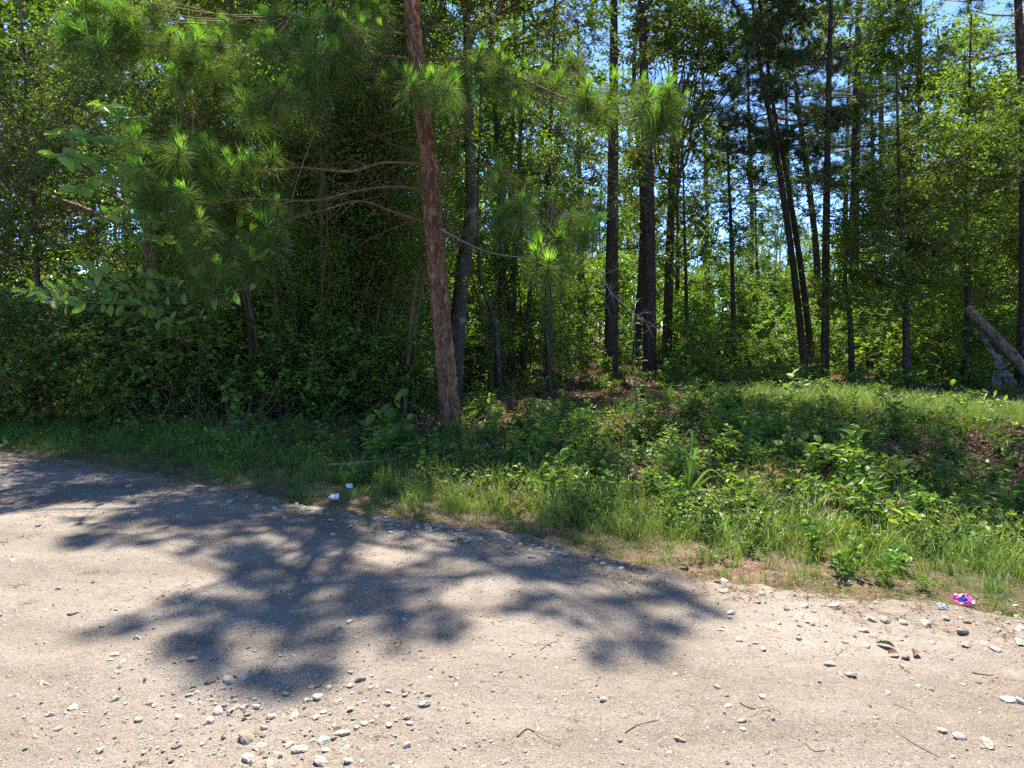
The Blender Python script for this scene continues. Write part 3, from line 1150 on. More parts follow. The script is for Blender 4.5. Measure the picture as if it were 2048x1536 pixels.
# each limb: pixels from the trunk outwards, depth of its end, then the foliage masses it carries
LIMBS = [
    ([(838, 118), (700, 108), (560, 108), (470, 92), (380, 95), (270, 86), (150, 62)], PY - 1.7,
     [(170, 40, 80, 50, 13), (240, 75, 70, 50, 9), (330, 60, 90, 55, 9), (430, 90, 80, 60, 10), (380, 140, 90, 35, 6)], 0.021),
    ([(832, 70), (740, 60), (640, 40), (560, 30)], PY - 1.8, [(520, 60, 80, 60, 10), (620, 60, 80, 60, 12), (700, 30, 70, 40, 7), (300, 10, 90, 30, 5)], 0.020),
    ([(842, 165), (770, 150), (690, 150), (600, 170), (520, 190)], PY - 1.9, [(730, 100, 60, 55, 10), (650, 140, 70, 40, 6), (560, 190, 90, 35, 8), (480, 215, 60, 30, 5)], 0.018),
    ([(847, 330), (770, 325), (700, 343), (600, 335), (520, 345), (440, 345), (350, 318), (290, 300)], PY - 2.3,
     [(275, 300, 40, 40, 7), (340, 310, 60, 35, 8), (330, 370, 60, 40, 7), (420, 340, 60, 45, 7), (520, 330, 70, 40, 5), (390, 280, 50, 30, 3)], 0.021),
    ([(850, 378), (770, 374), (700, 385), (640, 400), (560, 400), (470, 400), (400, 420)], PY - 2.0,
     [(410, 420, 60, 40, 8), (480, 420, 60, 40, 7), (560, 420, 60, 40, 4), (440, 470, 50, 40, 6)], 0.019),
    ([(852, 452), (790, 425), (720, 402), (650, 420), (580, 440), (500, 490), (440, 545)], PY - 1.9,
     [(425, 565, 40, 22, 5), (470, 530, 55, 35, 6), (520, 480, 50, 30, 4)], 0.018),
    ([(870, 392), (905, 345), (950, 330), (1010, 345), (1080, 390), (1140, 440)], PY - 1.6,
     [(1000, 370, 40, 30, 4), (1060, 400, 55, 35, 7), (1000, 455, 45, 35, 7), (1130, 470, 60, 40, 9), (1190, 420, 40, 30, 4), (1080, 480, 40, 30, 5), (1120, 520, 50, 25, 4)], 0.019),
    ([(853, 120), (910, 118), (970, 128), (1050, 160), (1130, 195), (1200, 205), (1290, 205)], PY - 1.4,
     [(985, 130, 40, 30, 6), (1040, 170, 50, 35, 7), (1130, 150, 50, 30, 4), (1210, 200, 45, 35, 9), (1290, 170, 60, 40, 7), (1330, 210, 45, 30, 6), (950, 160, 40, 40, 4)], 0.018),
    ([(842, 185), (845, 180), (846, 170)], PY - 1.5, [(850, 185, 45, 28, 8), (800, 160, 40, 30, 4), (890, 170, 40, 30, 4)], 0.02),
]
tuft_n = 0
for pl, yend, masses, r in LIMBS:
    n = len(pl)
    W = [at(px, py, PY + (yend - PY) * (k / (n - 1)) ** 0.8) for k, (px, py) in enumerate(pl)]
    W[0] = trunk_pt(NC, np.array([W[0][2]]))[0]
    Q = spline(W, 6 * n)
    g = Geo()
    tube(g, Q - NC[0], np.linspace(r, 0.007, len(Q)), 7, 0, wob=0.2)
    pts = []
    for (cx, cy_, ax, ay, cnt) in masses:
        for _ in range(cnt):
            if rng.random() < 0.06:
                continue
            for _try in range(9):
                u, v = rng.uniform(-1, 1, 2)
                if u * u + v * v < 1:
                    break
            px, py = cx + u * ax, cy_ + v * ay
            PXQ = to_px(Q)
            kk = int(np.argmin(np.hypot(PXQ[:, 0] - px, PXQ[:, 1] - py)))
            Yd = Q[kk, 1] + rng.normal(-0.15, 0.35)
            P = at(px, py, Yd)
            k0 = max(2, kk - int(rng.integers(1, 5)))
            pts.append((P, Q[k0]))
    # side shoots
    for P, a in pts:
        mid = (a + P) / 2 + np.array([0, 0, -0.04 * np.linalg.norm(P - a)]) + rng.normal(0, 0.03, 3)
        tube(g, spline([a, mid, P], 6) - NC[0], np.linspace(0.009, 0.0045, 6), 4, 0, cap=False)
    # dead side twigs near the trunk
    for _ in range(int(14 + 2 * n)):
        k0 = int(rng.integers(1, max(2, len(Q) * 2 // 3)))
        a = Q[k0]
        d = unit(1)[0] * np.array([1, 0.8, 0.5])
        ln = rng.uniform(0.2, 0.8)
        tube(g, spline([a, a + d * ln * 0.5 + rng.normal(0, 0.05, 3), a + d * ln + np.array([0, 0, -0.1])], 5) - NC[0], np.linspace(0.006, 0.002, 5), 4, 0, cap=False)
    br = link('branch', g.mesh('branch', M['twig_red'], True), pine0)
    for P, a in pts:
        ax = norm(norm(P - a) * 0.45 + np.array([0, -0.1, 0.85]) + rng.normal(size=3) * 0.28)
        q = Vector(ax).to_track_quat('Z', 'Y')
        t = link('needle_tuft', TUFTS[int(rng.integers(len(TUFTS)))], br, Vector(P - NC[0]))
        t.rotation_mode = 'QUATERNION'
        t.rotation_quaternion = q @ Matrix.Rotation(rng.random() * 6.283, 3, 'Z').to_quaternion()
        t.scale = (rng.uniform(0.62, 1.2),) * 3
        tuft_n += 1
# bare drooping branch on the right
g = Geo()
BQ = spline([at(1120, 520, 9.0), at(1190, 540, 8.9), at(1222, 585, 8.9), at(1260, 620, 8.9), at(1300, 655, 8.9)], 20)
tube(g, spline([trunk_pt(NC, np.array([2.4]))[0] * [1, 1, 0] + [0, 0, 3.05], at(980, 505, 9.8), at(1120, 520, 9.0)], 12) - NC[0], np.linspace(0.016, 0.009, 12), 6)
tube(g, BQ - NC[0], np.linspace(0.009, 0.003, 20), 5)
for _ in range(16):
    a = BQ[int(rng.integers(4, 20))]
    d = norm(np.array([rng.uniform(-0.3, 1), rng.normal(0, 0.4), rng.normal(0, 0.6)]))
    ln = rng.uniform(0.12, 0.5)
    m_ = a + d * ln * 0.5 + rng.normal(0, 0.03, 3)
    e_ = a + d * ln + rng.normal(0, 0.05, 3)
    tube(g, spline([a, m_, e_], 6) - NC[0], np.linspace(0.004, 0.0015, 6), 4, cap=False)
    for _ in range(2):
        e2 = m_ + unit(1)[0] * 0.12
        tube(g, spline([m_, (m_ + e2) / 2 + rng.normal(0, 0.01, 3), e2], 4) - NC[0], [0.002, 0.002, 0.0015, 0.001], 3, cap=False)
tag(link('bare_branch', g.mesh('bare_branch', M['twig_pale'], True), pine0), 'bare dead twiggy branch hanging to the right')
# dead stubs and bare whips on the trunk
for px, py, ex, ey in [(862, 300, 960, 250), (866, 480, 950, 495), (858, 300, 1010, 240), (866, 505, 940, 470), (848, 250, 700, 290), (850, 310, 720, 250), (868, 430, 700, 500), (868, 560, 820, 540)]:
    g = Geo()
    a = trunk_pt(NC, np.array([at(px, py, PY)[2]]))[0]
    e = at(ex, ey, PY - rng.uniform(-0.6, 0.8))
    tube(g, spline([a, (a + e) / 2 + rng.normal(0, 0.06, 3), e], 9) - NC[0], np.linspace(0.011, 0.003, 9), 5)
    for _ in range(3):
        t = rng.uniform(0.4, 0.9)
        b0 = a * (1 - t) + e * t
        e2 = b0 + unit(1)[0] * rng.uniform(0.15, 0.45)
        tube(g, spline([b0, (b0 + e2) / 2 + rng.normal(0, 0.03, 3), e2], 5) - NC[0], np.linspace(0.004, 0.0015, 5), 4, cap=False)
    link('dead_twig', g.mesh('dead_twig', M['twig_red'], True), pine0)

# upper crown above the picture, the one that throws the shade on the road
PX_SPLIT = 330
poly_pine = np.array([flat(*p)[:2] for p in ROAD_SHADE_PX if p[0] > 60])
up = shade_points(640, poly_pine, PY, 3.4, 7.2, 14.8, ROAD_HOLES)
tx = trunk_pt(NC, up[:, 2])
up = up[(np.hypot(up[:, 0] - tx[:, 0], up[:, 1] - tx[:, 1]) < 4.3) & ~lit_mask(up)]
g = Geo()
seeds = up[rng.choice(len(up), 46, replace=False)]
near = np.argmin(((up[:, None, :] - seeds[None]) ** 2).sum(2), 1)
for s in range(len(seeds)):
    grp = up[near == s]
    if len(grp) == 0:
        continue
    c = grp.mean(0)
    h = math.hypot(*(c - trunk_pt(NC, np.array([c[2]]))[0])[:2])
    a = trunk_pt(NC, np.array([max(6.8, c[2] - 0.35 * h)]))[0]
    Q = spline([a, a * 0.5 + c * 0.5 + np.array([0, 0, -0.08 * h]), c], 8)
    tube(g, Q - NC[0], np.linspace(0.035, 0.008, 8), 5, 1, cap=False)
    b = np.stack([Q[-1 - int(rng.integers(0, 4))] for _ in grp])
    prisms(g, b - NC[0], grp - NC[0], np.full(len(grp), 0.008), np.full(len(grp), 0.004), 1)
    far_tufts(g, grp - NC[0], norm(grp - b + np.array([[0, 0, 0.2]])), 74, 0.23, 0.0075, 0, 0.12)
cr = link('crown', g.mesh('near_pine_crown', [M['needle_old'], M['twig_red']]), pine0)
cr['kind'] = 'stuff'

# a woody vine on the trunk
g = Geo()
vp = []
for px, py in [(915, 862), (902, 780), (896, 735), (894, 700), (897, 655), (900, 620), (899, 560), (896, 500), (892, 440), (884, 380)]:
    c = at(px, py, PY)
    t = trunk_pt(NC, np.array([max(c[2], 0.0)]))[0]
    rr = 0.158 - 0.0048 * c[2]
    dx = np.clip(c[0] - t[0], -rr * 0.9, rr * 0.97)
    vp.append([t[0] + dx, t[1] - math.sqrt(max(rr * rr - dx * dx, 1e-5)) - 0.006, c[2]])
vp[0][2] = float(ground_h(vp[0][0], vp[0][1])) - 0.02
vf = np.array(vp[0])
tube(g, spline(np.array(vp) - vf, 50), np.linspace(0.009, 0.005, 50), 6, wob=0.25)
tag(link('climbing_vine', g.mesh('vine', M['twig'], True), None, vf), 'thin bare brown vine climbing the reddish pine trunk', 'vine')

# ================================================================== other trees told apart one by one
verge_l = np.array([gpt(*p)[:2] for p in [(-500, 880), (0, 900), (400, 960), (760, 1030), (700, 840), (300, 800), (-400, 790)]])
verge_m = np.array([gpt(*p)[:2] for p in [(560, 1010), (900, 1058), (1210, 1110), (1240, 990), (1210, 930), (1380, 900), (1420, 860), (900, 850), (600, 850)]])
verge_r = np.array([gpt(*p)[:2] for p in [(1420, 880), (1560, 880), (1780, 880), (1900, 900), (2150, 900), (2200, 1100), (1800, 1030), (1650, 980), (1420, 935)]])
road_l = np.array([flat(*p)[:2] for p in [(-400, 860), (0, 900), (440, 970), (470, 1000), (250, 985), (0, 985), (-300, 960)]])

hardwood('thick hardwood trunk with pale lichen patches just behind the leaning pine', [(905, 775), (916, 650), (928, 530), (942, 410), (938, 260), (934, 100), (931, 0)], 14.0, 35, 15.5,
         [blob(930, -60, 14, 330, 120, 50), ((-1.2, 13.8, 10.5), (4.0, 3.2, 2.6), 36), blob(1060, 40, 14.5, 160, 90, 48), blob(1150, 330, 15, 130, 110, 40)],
         leaf='leaf_dark', bark='bark_lichen', L=0.085, W=0.055, extra=np.vstack([shade_points(115, verge_m, 14.0, 4.2, 5.8, 15.0)]), limb_from=6.5)
hardwood('broad dark-leaved hardwood over the left verge', [(300, 800), (310, 600), (300, 400), (270, 150), (250, 0)], 13.0, 26, 13.5,
         [((-7.0, 12.6, 9.0), (3.5, 3.0, 3.0), 40), blob(150, 230, 13, 210, 170, 60), blob(330, 120, 13.4, 160, 120, 24)],
         leaf='leaf_dark', L=0.075, W=0.045, extra=np.vstack([shade_points(100, verge_l, 13.0, 4.6, 5.4, 13.5), shade_points(80, road_l, 12.4, 4.0, 5.6, 13.5, ROAD_HOLES)]), limb_from=2.6)
hardwood('slim hardwood with a dense evergreen crown at the left end of the woods', [(70, 780), (75, 560), (60, 300), (40, 0)], 14.2, 12, 11.5,
         [blob(40, 120, 12.6, 170, 170, 90), blob(60, 400, 12.6, 150, 140, 80), blob(-160, 300, 13, 200, 250, 70)],
         leaf='leaf_dark', L=0.07, W=0.04, limb_from=1.5)

P = pine
P('dark straight pine trunk, lower third fully clear, beside its thicker twin', [(1222, 750), (1224, 500), (1227, 250), (1228, 0)], 21.6, 27, 20, 11.5, 3.0)
P('thick dark pine trunk rising straight from leaf litter, left of a thinner pole', [(1300, 750), (1297, 400), (1290, 200), (1284, 0)], 21.6, 26, 21, 11.8, 3.2, dead=9)
hardwood('narrow dark pole tree carrying overhanging olive leaves', [(1333, 716), (1340, 480), (1347, 250), (1352, 60)], 27, 20, 17,
         [blob(1450, 30, 22, 200, 90, 110, 2.5), blob(1380, 120, 25, 100, 110, 34), blob(1330, 300, 26, 70, 130, 22), blob(1580, 60, 23, 110, 80, 24, 2.0)], leaf='leaf_olive', bark='bark_pine_far', L=0.12, W=0.08, limb_from=5)
P('left stem of a pair of dark pines leaning left, feet together', [(1612, 755), (1590, 560), (1560, 350), (1530, 180), (1518, 110)], 20.6, 14, 13.5, 6.2, 2.4, nb=32, ntuft=34)
P('right stem of a pair of dark pines leaning left, feet together', [(1629, 748), (1605, 560), (1573, 350), (1545, 200)], 21.2, 13, 13.0, 5.8, 2.5, nb=32, ntuft=34)
P('upright dark pine right of the leaning pair, lower trunk bare', [(1650, 760), (1652, 500), (1655, 300), (1662, 0)], 20.0, 16, 17.5, 6.4, 2.8, nb=40, ntuft=32, dead=10)
P('thin pine behind the leaning pair, bending left near its top', [(1640, 700), (1632, 500), (1608, 300), (1592, 180)], 31, 14, 16, 8.0, 2.6, nb=32, ntuft=34, cull=False)
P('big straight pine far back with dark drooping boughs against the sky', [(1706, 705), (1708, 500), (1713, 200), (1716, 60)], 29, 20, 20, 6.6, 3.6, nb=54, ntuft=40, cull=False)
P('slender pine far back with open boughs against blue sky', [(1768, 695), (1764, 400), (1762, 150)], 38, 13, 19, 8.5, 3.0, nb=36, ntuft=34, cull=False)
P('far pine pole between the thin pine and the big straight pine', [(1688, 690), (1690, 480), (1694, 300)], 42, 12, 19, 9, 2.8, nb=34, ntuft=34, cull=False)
P('dark rough trunk at the right end of the woods by the fallen log', [(2048, 745), (2052, 560), (2050, 250), (2036, 0)], 16.2, 26, 17, 7.2, 3.0, nb=32, ntuft=22, dead=8)
for lab, px, top_, Y in [('far pine with a dense dark crown left of the leaning pair', 1500, 17, 37), ('far pine with a ragged dark crown right behind the leaning pair', 1575, 19, 40), ('far twin-topped pine just right of the big straight pine', 1745, 18, 36),
                         ('far pine with a broad dark crown above the small wide-crowned tree', 1810, 20, 41), ('far pine half hidden behind the sunlit yellow-green crown', 1880, 19, 39), ('far pine with a dark crown behind the narrow olive-leaved pole', 1410, 20, 36)]:
    P(lab, [(px, 685), (px + 4, 450), (px - 3, 200)], Y + 13, 10, top_ + 4, (top_ + 4) * 0.42, 4.2, nb=40, ntuft=34, cull=False, sides=10)
hardwood('slim sapling with a light airy crown against a patch of blue sky', [(1468, 744), (1466, 600), (1461, 430), (1456, 320)], 22.5, 11, 7.6,
         [blob(1455, 400, 22.5, 85, 100, 34), blob(1510, 330, 22.8, 60, 60, 14), blob(1475, 540, 22.5, 50, 60, 7)], bark='bark_pine_far', L=0.10, W=0.06, limb_from=2.4, ntw=7)
hardwood('small dark-stemmed tree with a wide leafy crown left of the fallen log', [(1815, 765), (1812, 640), (1806, 540), (1800, 420)], 17.0, 16, 7.8,
         [blob(1800, 480, 17, 120, 100, 46), blob(1860, 370, 17.4, 130, 130, 60), blob(1750, 590, 17, 100, 60, 22)], bark='bark_pine_far', L=0.095, W=0.06, limb_from=1.6)
hardwood('leafy tree whose dark stem the fallen log leans on', [(1932, 735), (1936, 600), (1932, 450), (1935, 300)], 18.4, 15, 9.5,
         [blob(1950, 330, 18.5, 150, 150, 90), blob(1990, 520, 18.5, 120, 90, 46), blob(1890, 490, 18.2, 80, 90, 26), blob(2000, 130, 18.5, 100, 100, 34)], bark='bark_pine_far', L=0.095, W=0.06, limb_from=2)
hardwood('tall tree with a sunlit yellow-green crown high against the sky', [(1835, 720), (1838, 400), (1840, 100)], 25, 13, 15.5,
         [blob(1830, 90, 25, 120, 100, 64), blob(1890, 210, 25, 80, 70, 26), blob(1750, 40, 25, 90, 60, 26)], leaf='leaf_bright', L=0.13, W=0.085, limb_from=6, cull=False)

shade_m = np.array([(2.2, 8.3), (3.0, 9.9), (4.6, 9.9), (6.4, 9.6), (7.4, 9.7), (7.6, 8.4), (6.2, 7.6), (4.4, 7.5), (2.8, 7.4)])
hardwood('leafy tree reaching in over the right end of the verge', None, 14.0, 30, None,
         [((10.2, 13.8, 10.0), (1.8, 1.8, 1.4), 22), (at(2044, 270, 12.6), (0.35, 0.8, 0.9), 9)], leaf='leaf', bark='bark_grey', L=0.085, W=0.055,
         extra=np.vstack([shade_points(85, verge_r, 14.2, 2.6, 9.0, 12.5), shade_points(70, shade_m, 14.4, 2.6, 9.2, 12.5)]), limb_from=8.7,
         foot=spline([(11.4, 13.9, -0.1), (11.2, 13.9, 4.5), (10.8, 13.9, 8.5), (9.6, 13.9, 12.5)], 24))

# trunks inside the middle of the woods
MID = [
    ('grey-barked leaning stem with a pale lower bend behind the pine', [(1000, 765), (990, 650), (962, 560), (955, 420), (960, 250)], 15.5, 12, 9),
    ('dark straight stem left of a slightly thicker dark stem', [(1017, 705), (1014, 560), (1020, 400), (1026, 250)], 24, 12, 12),
    ('slightly bent thick dark stem in the middle of the woods', [(1023, 700), (1026, 560), (1034, 450), (1040, 300)], 21, 18, 13),
    ('slender stem leaning right at the top in the middle of the woods', [(1045, 740), (1058, 600), (1075, 500), (1090, 380)], 18.5, 11, 9),
    ('dark stem with a crooked middle among leaf litter', [(1098, 742), (1096, 600), (1092, 480), (1100, 300)], 18, 17, 12),
    ('short thick dark trunk deep behind the litter clearing', [(1165, 690), (1163, 600), (1160, 480), (1158, 300)], 30, 21, 14),
    ('very thin dark pole right of the thick dark pine', [(1375, 708), (1372, 560), (1368, 420)], 26, 9, 9),
    ('thin dark sapling trunk in the sunlit understory', [(1520, 690), (1516, 580), (1512, 480)], 30, 10, 8),
    ('bent double-stemmed sapling behind the weedy mound', [(1705, 745), (1700, 640), (1690, 560), (1700, 440)], 19.5, 13, 7.5),
    ('mottled slim trunk left of the leaning pine', [(795, 780), (792, 560), (775, 330), (745, 60)], 13.4, 20, 11),
    ('pale speckled slim trunk in the vine thicket', [(722, 775), (712, 600), (694, 390), (670, 200)], 13.8, 18, 10.5),
    ('dark slim trunk close behind the leaning pine on its left', [(838, 770), (832, 560), (822, 350), (828, 120)], 15.2, 14, 12),
    ('thin brown pole standing in the shade of the thicket', [(498, 740), (500, 620), (494, 520), (480, 330)], 10.6, 11, 7),
    ('thin dark trunk at the left edge of the vine thicket', [(640, 780), (630, 600), (610, 420), (600, 200)], 13.2, 11, 10),
]
for k, (lab, pts, Y, w, top) in enumerate(MID):
    x, zt = at(*pts[-1], Y)[0], top
    right = pts[0][0] > 1300
    bl = [((x, Y, zt - 1.6), (1.8, 1.8, 2.2), 34), ((x + rng.normal(0, 0.5), Y, zt * 0.55), (1.3, 1.3, 1.6), 10)]
    hardwood(lab, pts, Y, w, top, bl, leaf=('leaf', 'leaf_dark')[k % 2], bark=('bark_lichen' if 'mottled' in lab or 'pale' in lab or 'grey' in lab else 'bark_pine_far'),
             L=0.085, W=0.055, limb_from=top * 0.4, name='slim_tree' if w < 16 else 'hardwood_tree')

# ------------------------------------------------------------------ kinds of background tree, built once and copied
def proto_hard(name, h, r0, blobs, leaf, L, W, ntw, nlf, bark='bark_pine_far', tw=(0.35, 0.9), bend=0.5, limb_from=None, sides=9):
    C = spline([(0, 0, -0.15), (rng.normal(0, bend * 0.3), rng.normal(0, bend * 0.3), h * 0.35), (rng.normal(0, bend), rng.normal(0, bend), h * 0.7), (rng.normal(0, bend), rng.normal(0, bend), h)], 16)
    root = empty(name)
    link('trunk', trunk_mesh(name + '_trunk', C, r0 * (1 - 0.85 * np.linspace(0, 1, 16)), M[bark], sides, 0.2), root)
    g = Geo()
    cc = np.concatenate([ellipsoid_pts(n, c, r) for c, r, n in blobs])
    cc = cc[cc[:, 2] > 0.15]
    hard_crown(g, C, cc, ntw, nlf, L, W, cull=False, limb_r=0.02 + r0 * 0.1, tw_len=tw, limb_from=limb_from)
    link('crown', g.mesh(name + '_crown', [M[leaf], M['twig']]), root)
    return root


SPOT = [(260, 'left of the vine thicket'), (560, 'behind the oval-leaved sapling'), (830, 'behind the vine thicket'), (960, 'behind the leaning reddish pine'), (1190, 'past the litter clearing'), (1330, 'behind the two thick dark pines'),
        (1560, 'around the airy-crowned sapling'), (1720, 'behind the leaning pine pair'), (1900, 'behind the small wide-crowned tree'), (9999, 'near the fallen log')]


def where(px, Y, cut):
    s = [t for lim, t in SPOT if px < lim][0]
    return ('far ' if Y > cut and not s.startswith('around') else '') + s


class Kind:
    def __init__(self, root, label, cat, group):
        self.root, self.used = root, False
        self.label = label
        tag(root, label, cat, group)

    def put(self, loc, rz, s, place=None):
        o = self._put(loc, rz, s)
        if place:
            o['label'] = self.label + ' ' + place
            o['group'] = self.label.split(' ')[0] + ' ' + o['category'] + 's ' + place
        return o

    def _put(self, loc, rz, s):
        if not self.used:
            self.used = True
            self.root.location, self.root.rotation_euler = loc, (0, 0, rz)
            self.root.scale = (s,) * 3 if np.isscalar(s) else s
            return self.root
        return dup(self.root, loc, rz, s)


KT = [
    Kind(proto_hard('woodland_tree', 15, 0.15, [((0, 0, 10), (3.0, 3.0, 4.6), 80), ((0.4, 0.2, 4.6), (2.3, 2.3, 2.0), 30)], 'leaf', 0.15, 0.10, 10, 13, limb_from=3),
         'mid-green broadleaf tree', 'tree', 'mid-green trees deep in the woods'),
    Kind(proto_hard('woodland_tree', 16, 0.17, [((0, 0, 11), (3.2, 3.2, 4.6), 84), ((-0.4, 0.3, 5.2), (2.4, 2.4, 2.2), 30)], 'leaf_dark', 0.14, 0.09, 10, 13, limb_from=3),
         'dark-green broadleaf tree', 'tree', 'dark-green trees deep in the woods'),
    Kind(proto_hard('woodland_tree', 12, 0.12, [((0, 0, 7.8), (2.7, 2.7, 3.8), 74), ((0.2, 0.2, 3.2), (2.2, 2.2, 1.8), 36)], 'leaf_bright', 0.15, 0.10, 10, 13, limb_from=1.6),
         'light-green broadleaf tree', 'tree', 'light-green trees deep in the woods'),
]
# depth grows outwards; left and middle of the woods are closed, the right is open to the sky
spots = []


def try_spot(px, Y, k, s, gap=1.5):
    x = (px - CX) / F_PX * Y
    if any(math.hypot(x - a, Y - b) < gap for a, b in spots):
        return False
    spots.append((x, Y))
    KT[k].put((x, Y, float(ground_h(x, Y)) - 0.05), rng.random() * 6.283, (s * rng.uniform(0.9, 1.1),) * 2 + (s,), where(px, Y, 33))
    return True


for px, Y, k, s in [(-150, 15, 1, .95), (-20, 17, 1, .8), (420, 19, 0, .8), (700, 20.5, 0, .95), (860, 21, 0, .9), (1000, 20, 0, 1.0), 
                    (640, 22, 2, 1.2), (930, 25, 2, 1.2), (1270, 24.5, 1, .95), (-60, 24, 1, 1.2), (-70, 20, 1, .75), (-20, 14.5, 1, .6), (330, 18, 1, .65), (260, 23, 2, .8),
                    (60, 28, 0, 1.2), (250, 28, 2, 1.4), (560, 29, 0, 1.2), (880, 36, 2, .6), (1010, 37, 2, .62), (1140, 38, 2, .58), (1250, 38, 2, .6),
                    (100, 36, 1, 1.4), (300, 37, 0, 1.4), (500, 38, 2, 1.6), (680, 38, 1, 1.4), (840, 46, 0, 1.4), (950, 49, 2, 1.7), (1060, 52, 0, 1.5), (1150, 50, 2, 1.6), (1240, 54, 0, 1.4), (1310, 50, 2, .95)]:
    try_spot(px, Y, k, s, 0.5)
for px, Y, k, s in [(1370, 40, 2, .62), (1440, 46, 2, .62), (1500, 38, 2, .55), (1560, 44, 0, .62), (1640, 40, 2, .62), (1720, 46, 2, .75), (1790, 36, 2, .66), (1870, 40, 0, .8), (1950, 34, 2, .8),
                    (2030, 38, 0, .9), (2110, 30, 2, .8), (1400, 58, 0, .72), (1480, 60, 2, .78), (1580, 62, 0, .78), (1680, 58, 2, .8), (1780, 60, 0, .9), (1880, 56, 2, .95), (1980, 60, 0, 1.0), (2080, 54, 1, 1.0),
                    (2100, 22, 1, .75), (2030, 26, 0, .72), (1910, 27, 2, .62), (2190, 18, 0, .8), (1750, 30, 2, .42), (1590, 33, 2, .42), (1420, 33, 2, .40), (1350, 31, 0, .8), (1950, 44, 0, 1.1), (2050, 46, 1, 1.2), (1850, 48, 2, 1.1), (1790, 52, 0, 1.0), (1650, 50, 2, .75), (1545, 52, 0, .75), (2080, 27, 1, .8), (1985, 31, 2, .8), (1480, 50, 2, .66)]:
    try_spot(px, Y, k, s, 0.5)

# understory shrubs
KS = [
    Kind(proto_hard('understory_shrub', 2.3, 0.025, [((0, 0, 1.2), (1.2, 1.2, 1.0), 46)], 'leaf', 0.10, 0.065, 8, 13, tw=(0.25, 0.6), bend=0.15, limb_from=0.1, sides=6),
         'bushy mid-green shrub', 'shrub', 'mid-green shrubs under the trees'),
    Kind(proto_hard('understory_shrub', 3.2, 0.03, [((0, 0, 1.9), (1.1, 1.1, 1.3), 44)], 'leaf_bright', 0.10, 0.065, 8, 13, tw=(0.25, 0.6), bend=0.2, limb_from=0.2, sides=6),
         'upright light-green shrub', 'shrub', 'light-green shrubs under the trees'),
    Kind(proto_hard('understory_shrub', 2.6, 0.03, [((0, 0, 1.3), (1.3, 1.3, 1.1), 52)], 'leaf_dark', 0.075, 0.048, 9, 14, tw=(0.25, 0.6), bend=0.2, limb_from=0.1, sides=6),
         'dense small-leaved dark shrub', 'shrub', 'dark shrubs under the trees'),
]
KS.append(Kind(proto_hard('understory_shrub', 2.4, 0.022, [((0, 0, 1.4), (0.9, 0.9, 1.0), 24)], 'leaf_near', 0.15, 0.085, 5, 8, tw=(0.3, 0.7), bend=0.25, limb_from=0.2, sides=6),
               'open shrub with broad light leaves', 'shrub', 'broad-leaved shrubs under the trees'))
